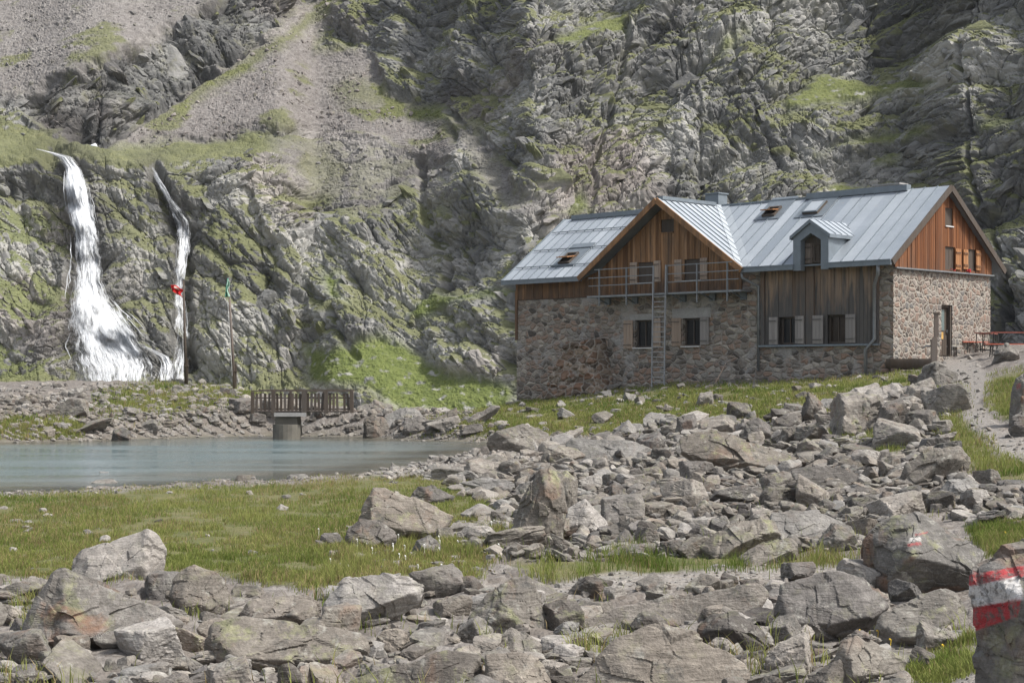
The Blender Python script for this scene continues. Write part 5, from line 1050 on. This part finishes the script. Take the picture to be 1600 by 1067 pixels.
# cotton grass heads and a few yellow flowers
mb = MB(); r_ = random.Random(5)
def dots(polys, n, s, z, seed):
    mb = MB(); V, F_ = ico(1)
    for x, y, w_ in scatter(polys, n, (1, 2), seed, sep=0):
        X, Y, Z = [float(q[0]) for q in ground_hit(x, y)]; hz = z * r_.uniform(.6, 1.2); mb.add([(X + a * s, Y + b * s, Z + hz + c_ * s) for a, b, c_ in V], [tuple(f) for f in F_]); mb.tube([(X, Y, Z - .02), (X + .01, Y, Z + hz)], .003, 3)
    return mb
o = dots([[(480,840),(800,800),(800,880),(700,905),(500,900)]], 34, .011, .12, 9).build('cotton_grass', plain('cotton_white', (.75, .74, .70), .9), None); tag(o, kind='stuff')
o = dots([G_GRASS[6], G_GRASS[5], [(1330,1000),(1500,1000),(1500,1050),(1330,1050)]], 22, .008, .09, 12).build('yellow_flowers', plain('buttercup', (.70, .48, .04), .7), None); tag(o, kind='stuff')

# ------------------------------------------------------------------ broken blocks standing out of the mountain face, and stones on the scree
r_ = np.random.default_rng(404)
def on_face(n, cond, wr, pw, shapes, seed, sink, aniso, mat, name, kind, flatten=1.0):
    r = np.random.default_rng(seed); R0 = r.integers(8, NR - 4, n * 8); C0 = r.integers(4, NC - 4, n * 8); ok = cond[R0, C0] > r.random(n * 8); R0, C0 = R0[ok][:n], C0[ok][:n]
    P0, N0, Yd = MV[R0, C0], NB[R0, C0], MV[R0, C0, 1]; VV, FF, A1, GV, n0 = [], [], [], [], 0
    for i in range(len(R0)):
        V, F_ = shapes[r.integers(len(shapes))]; s = (wr[0] + (wr[1] - wr[0]) * r.random() ** pw) / FPX * Yd[i] / 2
        a = (.62 if bm_[R0[i], C0[i]] > .5 else -.95) + r.normal(0, .13); b, c_ = r.normal(0, .2, 2); ca, sa = math.cos(a), math.sin(a)
        Rm = np.array([[ca, 0, -sa], [0, 1, 0], [sa, 0, ca]]) @ np.array([[1, 0, 0], [0, math.cos(b), -math.sin(b)], [0, math.sin(b), math.cos(b)]]) @ np.array([[math.cos(c_), -math.sin(c_), 0], [math.sin(c_), math.cos(c_), 0], [0, 0, 1]])
        if not aniso: q = r.normal(size=(3, 3)); Rm, _ = np.linalg.qr(q)
        Vr = (V * np.array([1.5 if aniso else 1, r.uniform(.7, 1.1), r.uniform(.8, 1.5) * flatten])) @ Rm.T; GV.append(np.clip((Vr[:, 2] - .25) * 3, 0, 1) * (gn[R0[i], C0[i]] + r.normal(0, .12) > -.02) * aniso)
        VV.append(Vr * s + P0[i] - N0[i] * s * sink); FF.append(F_ + n0); n0 += len(V)
        A1.append(np.full(len(V), np.clip(.12 + .62 * tone[R0[i], C0[i]] + r.normal(0, .06), 0, .62)))
    A1 = np.concatenate(A1); PK = np.concatenate([np.full(len(v), pink[R0[i], C0[i]]) for i, v in enumerate(VV)]); z = np.zeros(len(A1))
    return tag(mk(name, np.concatenate(VV), np.concatenate(FF), mtn.data.materials[0], attrs={'tone': A1, 'pink': PK, 'grass': np.concatenate(GV) * .85, 'scree': z, 'fresh': z, 'wet': z}), kind=kind)
rockm = np.clip(rock - MGR * 1.1, 0, 1) * (1 - np.clip(wets * 2.5, 0, 1))
on_face(420, rockm, (18, 50), 2.2, [stone(k, 4, 6000 + 11 * i) for i, k in enumerate(['slab', 'block', 'slab', 'wedge', 'block', 'slab'])], 405, .72, True, None, 'mountain_crags', 'structure')
on_face(1100, rockm, (8, 22), 1.6, SH3, 406, .55, True, None, 'mountain_crags', 'structure')
on_face(5200, np.clip(scree * (.25 + 1.2 * fbm2(BX * .25, S * .25, 3, 98)), 0, 1) + .06 * rockm, (2.5, 9), 2.6, SH2, 407, .1, False, None, 'scree_stones', 'stuff')
# ------------------------------------------------------------------ waterfalls
M['wet_concrete'] = plain('damp_concrete', (.13, .12, .10), .85, .3, 3, 0, .2, .4)
t = NT('white_water'); P = t.pos(); al = t.attr('dens'); U = t.attrc('flow')
fl = t.noise(t.mapping(U, (52, 2.6, 1)), 1.0, 7, .75, .5); f2 = t.noise(t.mapping(U, (8, 1.4, 1)), 1.0, 5, .65, .6)
a_ = t.math('ADD', t.math('MULTIPLY', fl, 1.7), t.math('ADD', t.math('MULTIPLY', f2, 1.15), t.math('SUBTRACT', al, 1.68)))
alpha = t.ramp(a_, [(.3, 0.0), (.8, 1.0)])
c = t.mix(fl, (.66, .69, .71), (.90, .91, .92))
up_n = t.n('VectorMath', {0: t.n('VectorMath', {0: t.n('TexNoise', {'Vector': U, 'Scale': 14.0, 'Detail': 4}).outputs[1], 1: (.5, .5, .5)}, operation='SUBTRACT').outputs[0], 1: (.1, -.45, .75)}, operation='ADD').outputs[0]
up_n = t.n('VectorMath', {0: up_n}, operation='NORMALIZE').outputs[0]     # foam scatters the light from above
M['water_sheet'] = t.bsdf(c, .7, up_n, .1, 0, alpha)
t = NT('water_strands'); c = t.mix(t.attr('tone'), (.62, .65, .68), (.88, .89, .90)); M['water_strand'] = t.bsdf(c, .7, t.n('CombineXYZ', {0: .1, 1: -.45, 2: .89}).outputs[0], .1, 0, .35)
c0, c1 = int((20 + 150) / MS), int((340 + 150) / MS); MYm = MV[:, c0:c1, 1].copy()
for _ in range(5):
    q = np.pad(MYm, 1, mode='edge'); MYm = np.minimum.reduce([q[1:-1, 1:-1], q[:-2, 1:-1], q[2:, 1:-1], q[1:-1, :-2], q[1:-1, 2:]])
MYm = blur(blur(MYm, 5, 0), 5, 1)
def fall_pt(px, py, off):
    Y = bil(MYm, (662 - np.asarray(py)) / MS, (np.asarray(px) + 150) / MS - c0) - off
    return np.stack([(px - 800) / FPX * Y, Y, CAMH + (HOR - py) / FPX * Y], -1)
def waterfall(rows, label, nst, seed, dens, lay=2):
    rows = np.array(rows, float); r = np.random.default_rng(seed); y0, y1 = rows[0, 0], rows[-1, 0]
    ed = lambda y: (np.interp(y, rows[:, 0], rows[:, 1]), np.interp(y, rows[:, 0], rows[:, 2])); de = lambda y: np.interp(y, rows[:, 0], rows[:, 3])
    x1w = float(np.ptp(rows[:, 1:3])) / 1.6; VV, FF, MI, TN, DN, FLW, n0 = [], [], [], [], [], [], 0
    for L in range(lay):                                               # sheets of broken water, one behind the other
        nu, nv = 36, int((y1 - y0) / 2.2); u, v_ = np.meshgrid(np.linspace(0, 1, nu), np.linspace(y0, y1, nv)); a, b = ed(v_); wob = np.clip((v_ - y0) / 60, 0, 1) * 5; a = a + wob * fbm2(v_ * .06, v_ * 0 + seed, 3, 1); b = b + wob * fbm2(v_ * .06, v_ * 0 + seed + 50, 3, 2); x = a + (b - a) * u
        Pn = fall_pt(x + 2 * pn2(u * 5, v_ * .05, seed + L), v_, .25 + .3 * L + .35 * fbm2(u * 6, v_ * .03, 3, seed + 5 + L) + .25 * np.sin(math.pi * u))
        VV.append(Pn.reshape(-1, 3)); FF.append(grid_faces(nv, nu) + n0); MI += [0] * ((nu - 1) * (nv - 1)); n0 += nu * nv; TN.append(np.full(nu * nv, .5))
        DN.append((de(v_) - (.03 if x1w < 50 else .05) * np.clip((v_ - y0) / 50, 0, 1) + .06 - .75 * np.abs(2 * u - 1) ** 3  - .12 * L).ravel()); FLW.append(np.stack([u * np.mean(rows[:, 2] - rows[:, 1]) / 60 + .06 * fbm2(u * 3, v_ * .02, 2, seed) + L * 3, v_ / 60, np.zeros_like(x)], -1).reshape(-1, 3))
    for k in range(nst):                                               # single strands and threads of water
        ya = y0 + (y1 - y0 - 12) * r.random(); yb = min(y1, ya + r.uniform(14, 75)); n = max(4, int((yb - ya) / 5)); y = np.linspace(ya, yb, n); f = r.random() if r.random() < .8 else r.choice([.04, .1, .9, .96]); f = f + np.cumsum(r.normal(0, .02, n))
        a, b = ed(y); x = a + (b - a) * f; C = fall_pt(x, y, .6 + .5 * r.random()); wv = r.uniform(.010, .042) * (.4 + .8 * de(ya)) * np.sin(np.linspace(.25, math.pi - .1, n))[:, None]
        ring = np.stack([C + np.array([-1, 0, 0]) * wv, C + np.array([0, -.7, 0]) * wv, C + np.array([1, 0, 0]) * wv, C + np.array([0, .7, 0]) * wv], 1).reshape(-1, 3)
        i = np.arange(n - 1)[:, None] * 4; fs = np.concatenate([i + np.array([j, (j + 1) % 4, 4 + (j + 1) % 4, 4 + j]) for j in range(4)])
        VV.append(ring); FF.append(fs + n0); MI += [1] * len(fs); n0 += len(ring); TN.append(np.full(len(ring), r.random())); DN.append(np.ones(len(ring))); FLW.append(np.zeros((len(ring), 3)))
    o = mk('waterfall', np.concatenate(VV), np.concatenate(FF), [M['water_sheet'], M['water_strand']], smooth=True, attrs={'tone': np.concatenate(TN), 'dens': np.concatenate(DN)}, cols={'flow': np.concatenate(FLW)}, mi=MI)
    return tag(o, label, 'waterfall', 'waterfalls on the cliff')
waterfall([(233,54,60,.7),(240,74,96,.75),(246,86,116,.85),(262,98,128,.95),(285,98,138,1.05),(330,104,148,1.05),(360,109,158,.85),(400,110,165,.74),(440,107,170,.78),(470,104,184,.86),(500,100,212,.90),(540,98,238,.84),(560,100,252,.80),(575,106,258,.78),(592,116,248,.76),(612,130,234,.70)], 'broad white waterfall spreading out like a veil over the cliff', 40, 21, 1.0, 4)
waterfall([(262,236,241,.7),(275,240,248,.8),(290,246,258,.75),(310,254,272,.7),(330,263,290,.7),(350,270,302,.7),(370,273,304,.7),(395,273,298,.76),(430,271,292,.78),(460,270,289,.74),(490,269,296,.64),(530,268,300,.62),(560,262,299,.66),(592,258,296,.62)], 'narrow broken waterfall in the rock cleft, behind the red flag', 14, 22, .8, 3)
waterfall([(541,218,232,.7),(550,234,252,.75),(557,246,266,.8),(570,252,273,.8),(594,247,270,.7)], 'short side cascade between the veil waterfall and the narrow one', 6, 23, .9, 2)
# last snow below the dark cliff
u, v_ = np.meshgrid(np.linspace(0, 1, 30), np.linspace(0, 1, 14)); sx = 141 + 28 * u; sy = 216 + 7 * v_ + 1.5 * np.sin(u * 7)
Pn = mtn_pt(sx, sy, .25); edge = np.sin(math.pi * u) * np.sin(math.pi * v_); Pn = Pn + np.array([0, -.5, .2]) * np.sqrt(np.clip(edge, 0, 1))[..., None] - np.array([0, -.3, .15])
o = mk('snow_patch', Pn.reshape(-1, 3), grid_faces(14, 30), plain('old_snow', (.72, .74, .76), .8), smooth=True); tag(o, 'small patch of old snow at the foot of the dark cliff', 'snow patch')

c_ = fall_pt(np.array([168.0]), np.array([585.0]), .9)[0]; V, F_ = ico(4); sp = NT('falls_spray')
v_ = sp.n('VolumePrincipled', {'Color': (.95, .96, .97), 'Density': .16}); sp.t.links.new(v_.outputs[0], sp.out.inputs[1])
o = mk('spray_mist', V * np.array([2.3, .9, 1.3]) * (1 + .25 * fbm3(*(V * 1.6).T, 3, 4))[:, None] + c_, F_, sp.m, smooth=True); tag(o, kind='stuff')
# ------------------------------------------------------------------ footbridge on the far bank
def at(px, py): X, Y, Z = ground_hit(px, py); return float(X[0]), float(Y[0]), float(Z[0])
BY_ = 66.3; bx = lambda px: (px - 800) / FPX * BY_; bz = lambda py: CAMH + (HOR - py) / FPX * BY_
br = empty('footbridge', (bx(472), BY_, bz(645)), 0, 'weathered grey plank footbridge with picket railings over the lake outlet', 'footbridge')
br_o = Vector(br.location)
def bpart(name, mat, fn, par=None):
    mb = MB(); fn(mb); o = mb.build(name, M[mat], par or br)
    o.data.transform(Matrix.Translation(-br_o)); return o
bpart('deck', 'old_wood', lambda b: [b.box(bx(393) + .16 * i, bx(393) + .16 * i + .15, BY_ + .05, BY_ + 1.35, bz(644), bz(642)) for i in range(26)])
bpart('deck_edge', 'concrete', lambda b: b.box(bx(429), bx(479), BY_ - .14, BY_ + 1.5, bz(650.5), bz(644.5)))
bpart('abutment', 'wet_concrete', lambda b: (b.slab([(bx(427), BY_ + .1, bz(682)), (bx(466), BY_ + .1, bz(682)), (bx(463), BY_ + .1, bz(651)), (bx(430), BY_ + .1, bz(651))], 1.3, (0, 1, 0)), b.tube([(bx(447), BY_ + .25, bz(690)), (bx(447), BY_ + .25, bz(663))], .56, 20)))
PST = [(395, 612, 646, .13), (427.5, 611, 646, .16), (475.5, 611, 650, .19), (510, 611, 646, .15), (550, 609, 645, .13)]
for px, ya, yb, wd in PST: bpart('post', 'dark_wood', lambda b: b.box(bx(px) - wd / 2, bx(px) + wd / 2, BY_ - .12, BY_ + .02, bz(yb), bz(ya)))
for k in range(4):
    x0, x1 = bx(PST[k][0]) + .08, bx(PST[k + 1][0]) - .08
    def pick(b):
        n = int((x1 - x0) / .135)
        for i in range(n):
            b.cur = random.uniform(.1, .75); x = x0 + (i + .5) * (x1 - x0) / n; l = random.gauss(0, .008)
            if k == 3 and i % 7 == 3: continue
            b.slab([(x - .05 + l, BY_ - .03, bz(641.5)), (x + .045 + l, BY_ - .03, bz(641.5)), (x + .045 - l, BY_ - .03, bz(614.5 + random.uniform(-1, 1))), (x - .05 - l, BY_ - .03, bz(614.5))], .025, (0, -1, 0))
    p_ = bpart('picket_panel', 'dark_wood', pick)
    bpart('lower_rail', 'dark_wood', lambda b: (b.box(x0, x1, BY_ - .02, BY_ + .03, bz(622.5), bz(620.5)), b.box(x0, x1, BY_ - .02, BY_ + .03, bz(640), bz(638))), p_)
bpart('handrail', 'dark_wood', lambda b: b.box(bx(393), bx(552), BY_ - .09, BY_ + .05, bz(611.5), bz(609.8)))
for px in (420, 447, 500, 543): bpart('rear_post', 'dark_wood', lambda b: b.box(bx(px) - .05, bx(px) + .05, BY_ + 1.3, BY_ + 1.4, bz(645), bz(609)))
bpart('rear_rail', 'dark_wood', lambda b: b.box(bx(396), bx(549), BY_ + 1.32, BY_ + 1.38, bz(611), bz(609)))
# ------------------------------------------------------------------ flagpoles and flags
def flagpole(pxt, pyt, pxb, Y, label, mat):
    xb = (pxb - 800) / FPX * Y; zb = float(gz(xb, Y)) - .2; xt = (pxt - 800) / FPX * Y; zt = CAMH + (HOR - pyt) / FPX * Y
    e = empty('flagpole', (xb, Y, zb), 0, label, 'flagpole', 'flagpoles on the knoll')
    L = Vector((xt - xb, 0, zt - zb))
    mb = MB(); mb.tube([(0, 0, 0), L], [.085, .045], 10); mb.build('pole', M[mat], e, True)
    mb = MB(); mb.box(-.07, .07, .09, .17, 0, 1.6); mb.box(-.1, .1, -.1, .18, 1.2, 1.28); mb.build('base_bracket', M['dark_wood'], e)
    mb = MB(); mb.tube([L, L + Vector((0, 0, .06))], [.07, .05], 10); mb.build('pole_cap', M['galv'], e, True)
    mb = MB(); mb.tube([(-.12, -.05, 1.0), L * .96 + Vector((-.1, -.05, 0))], .012, 5); mb.build('halyard', M['white'], e)
    return xt, zt, Y
def flag(pts, Y, nu, nv, cols, label, name, hem):
    """hanging cloth between four photo corners (top-left, top-right, bottom-right, bottom-left)"""
    a, b, c_, d = [np.array(W3(*p, Y)) for p in pts]; u, v_ = np.meshgrid(np.linspace(0, 1, nu), np.linspace(0, 1, nv)); U_, V_ = u[..., None], v_[..., None]
    Pn = (a * (1 - U_) + b * U_) * (1 - V_) + (d * (1 - U_) + c_ * U_) * V_
    Pn[..., 1] += -.15 + .16 * np.sin(u * 11 + v_ * 2.5) * (.3 + v_) + .05 * np.sin(v_ * 9 + u * 5); Pn[..., 2] += hem * np.sin(u * 9 + .6) * v_ + .06 * np.sin(u * 5); Pn[..., 0] += .05 * np.sin(v_ * 8) * u
    col = cols(u, v_).reshape(-1, 3)
    t = NT(name); cc = t.attrc('cloth'); n = t.noise(t.obj(), 30, 3); df = t.n('BsdfDiffuse', {'Color': cc}); tr = t.n('BsdfTranslucent', {'Color': cc}); mx = t.n('MixShader', {0: .4, 1: df.outputs[0], 2: tr.outputs[0]}); t.t.links.new(mx.outputs[0], t.out.inputs[0])
    o = mk('flag', Pn.reshape(-1, 3), grid_faces(nv, nu), t.m, smooth=True, cols={'cloth': col}); tag(o, label, 'flag')
    sm = o.modifiers.new('thickness', 'SOLIDIFY'); sm.thickness = .012
    return o
FY = 86.0
flagpole(286.5, 437, 291, FY, 'dark slim flagpole with a red flag in front of the narrow waterfall', 'dark_wood')
flagpole(357, 436, 367, FY, 'leaning grey flagpole with a pale green flag', 'old_wood')
def red(u, v_):
    c_ = np.zeros(u.shape + (3,)); c_[:] = (.55, .03, .03); wv = (np.abs(v_ - .25 - .3 * np.abs(u - .5)) < .10) & (np.abs(u - .5) < .17); c_[wv] = (.70, .60, .52); return c_
def green(u, v_):
    c_ = np.zeros(u.shape + (3,)); c_[:] = (.16, .46, .33); c_[u + .25 * np.sin(v_ * 6) > .55] = (.42, .60, .50); return c_
flag([(267, 446), (286, 450), (284, 463), (270, 458)], FY, 34, 16, red, 'crumpled red flag with a pale band hanging before the narrow waterfall', 'red_flag_cloth', .05)
flag([(355, 437), (359, 437), (358, 463), (352, 467)], FY, 14, 30, green, 'limp pale green and white flag at the leaning pole top', 'green_flag_cloth', .05)
# ------------------------------------------------------------------ by the door: trough, folding tables and benches
TX, TY, TZ = at(1424, 581)
tr_ = empty('trough_fountain', (TX, TY, TZ), -.10, 'dark hollowed log trough with an upright water post at the hut corner', 'trough')
tl = 1.72
mb = MB(); n = 14; rr = .30; ring = [(math.cos(math.pi * (1 + k / n)) * rr, math.sin(math.pi * (1 + k / n)) * .26) for k in range(n + 1)]
vs = []; xs_ = np.linspace(-.98, tl - 1.0, 12)
for x in xs_:
    s = 1 - .18 * max(0, (-.8 - x) / .2); w_ = 1 + .05 * math.sin(x * 7)
    vs += [(x, a * s * w_, .48 + b * s * 1.6) for a, b in ring] + [(x, .23 * s, .46), (x, .21 * s, .30), (x, -.21 * s, .30), (x, -.23 * s, .46)]
K = n + 5; fs = [(i * K + k, (i + 1) * K + k, (i + 1) * K + (k + 1) % K, i * K + (k + 1) % K) for i in range(11) for k in range(K)] + [tuple(range(K)), tuple(11 * K + k for k in range(K - 1, -1, -1))]
mb.add(vs, fs); mb.build('basin', M['dark_wood'], tr_)
mb = MB(); mb.box(-.9, tl - 1.06, -.2, .2, .38, .42); mb.build('water', plain('trough_water', (.03, .04, .04), .06, .2, 1), tr_)
mb = MB(); mb.slab([(tl - .98, -.12, -.1), (tl - .76, -.12, -.1), (tl - .76, -.12, 1.26), (tl - .81, -.12, 1.34), (tl - .98, -.12, 1.2)], .24, (0, 1, 0)); mb.box(tl - .86, tl - .70, -.06, .1, 1.3, 2.22); mb.box(tl - .9, tl - .66, -.1, .14, 2.22, 2.27)
post = mb.build('post', M['old_wood'], tr_)
mb = MB(); mb.tube([(tl - .8, 0, .95), (tl - 1.15, 0, .98), (tl - 1.3, 0, .88)], .028, 8); mb.build('spout', M['galv'], tr_, True)
mb = MB(); mb.box(-.8, -.55, -.26, .26, -.1, .12); mb.box(.3, .5, -.26, .26, -.1, .12); mb.build('bearer', M['dark_wood'], tr_)
def folding(name, px, py, rz, L, wd, h, mat, label, cat, grp):
    X, Y, Z = at(px, py); e = empty(name, (X, Y, Z), rz, label, cat, grp)
    mb = MB()
    for i in range(3): mb.cur = random.uniform(.4, .7); mb.box(-L / 2, L / 2, -wd / 2 + i * wd / 3 + .004, -wd / 2 + (i + 1) * wd / 3 - .004, h - .035, h)
    mb.build('tabletop' if h > .6 else 'seat', M[mat], e)
    for s in (-1, 1):
        mb = MB(); x = s * (L / 2 - .28)
        for y in (-1, 1): mb.bar((x, y * wd * .42, h - .03), (x + s * .06, y * wd * .46, 0), .032)
        mb.bar((x + s * .05, -wd * .45, .10), (x + s * .05, wd * .45, .10), .025); mb.bar((x, 0, h * .35), (x - s * .42, 0, h - .05), .022); mb.bar((x + s * .03, -wd * .44, h * .36), (x + s * .03, wd * .44, h * .36), .022)
        mb.build('leg_frame', M['seal'], e)
    return e
M['beer_red'] = plain('red_brown_lacquer', (.23, .055, .035), .45, .25, 3, 0, .4)
M['bench_red'] = plain('orange_red_lacquer', (.38, .085, .045), .5, .25, 3, 0, .4)
M['pale_top'] = plain('pale_worn_board', (.52, .50, .46), .7, .15, 4)
gt = 'red beer garden set'
folding('folding_table', 1541, 552, 1.15, 2.2, .6, .77, 'beer_red', 'red-brown folding table seen end on beside the orange-red bench', 'table', gt)
folding('folding_table', 1590, 553, .06, 2.2, .6, .80, 'beer_red', 'long red-brown folding table at the right edge of the terrace', 'table', gt)
folding('folding_bench', 1522, 552, .55, 1.5, .27, .47, 'bench_red', 'short orange-red bench left of the end-on table', 'bench', gt)
folding('folding_bench', 1586, 558, .06, 2.2, .27, .47, 'bench_red', 'long orange-red bench in front of the long table', 'bench', gt)
folding('folding_table', 1464, 556, .25, 1.15, .6, .80, 'pale_top', 'pale-topped folding table behind the trough post', 'table', 'pale folding set')
folding('folding_bench', 1481, 560, -.15, 1.15, .3, .48, 'pale_top', 'pale bench in front of the hut door', 'bench', 'pale folding set')
folding('folding_bench', 1444, 560, .3, .7, .3, .50, 'old_wood', 'short grey bench left of the trough post', 'bench', 'pale folding set')
# a pole leaning on the wall
X, Y, Z = at(1118, 596)
mb = MB(); p0 = hut.matrix_world if False else None
a = Vector(((1118 - 800) / FPX * 69.0, 69.0, float(gz((1118 - 800) / FPX * 69.0, 69.0)))); b = Vector(W3(1134, 568, 69.6))
mb.tube([a, (a + b) / 2 + Vector((.02, 0, .03)), b], [.03, .028, .022], 7); o = mb.build('wooden_pole', M['shutter_pale'], None, True); tag(o, 'thin bare wooden pole leaning low against the stone wall', 'pole')

# ------------------------------------------------------------------ thin air haze over the whole valley
zmx = float(MV[..., 2].max()) + 2; xm0, xm1 = float(MV[..., 0].min()) - 3, float(MV[..., 0].max()) + 3
mb = MB(); mb.box(xm0, xm1, -4, float(MV[..., 1].max()) + 3, -5.0, zmx); hz = NT('valley_haze'); v_ = hz.n('VolumePrincipled', {'Color': (.86, .90, .95), 'Density': .0001, 'Anisotropy': .2}); hz.t.links.new(v_.outputs[0], hz.out.inputs[1])
o = mb.build('haze', hz.m); tag(o, kind='stuff')
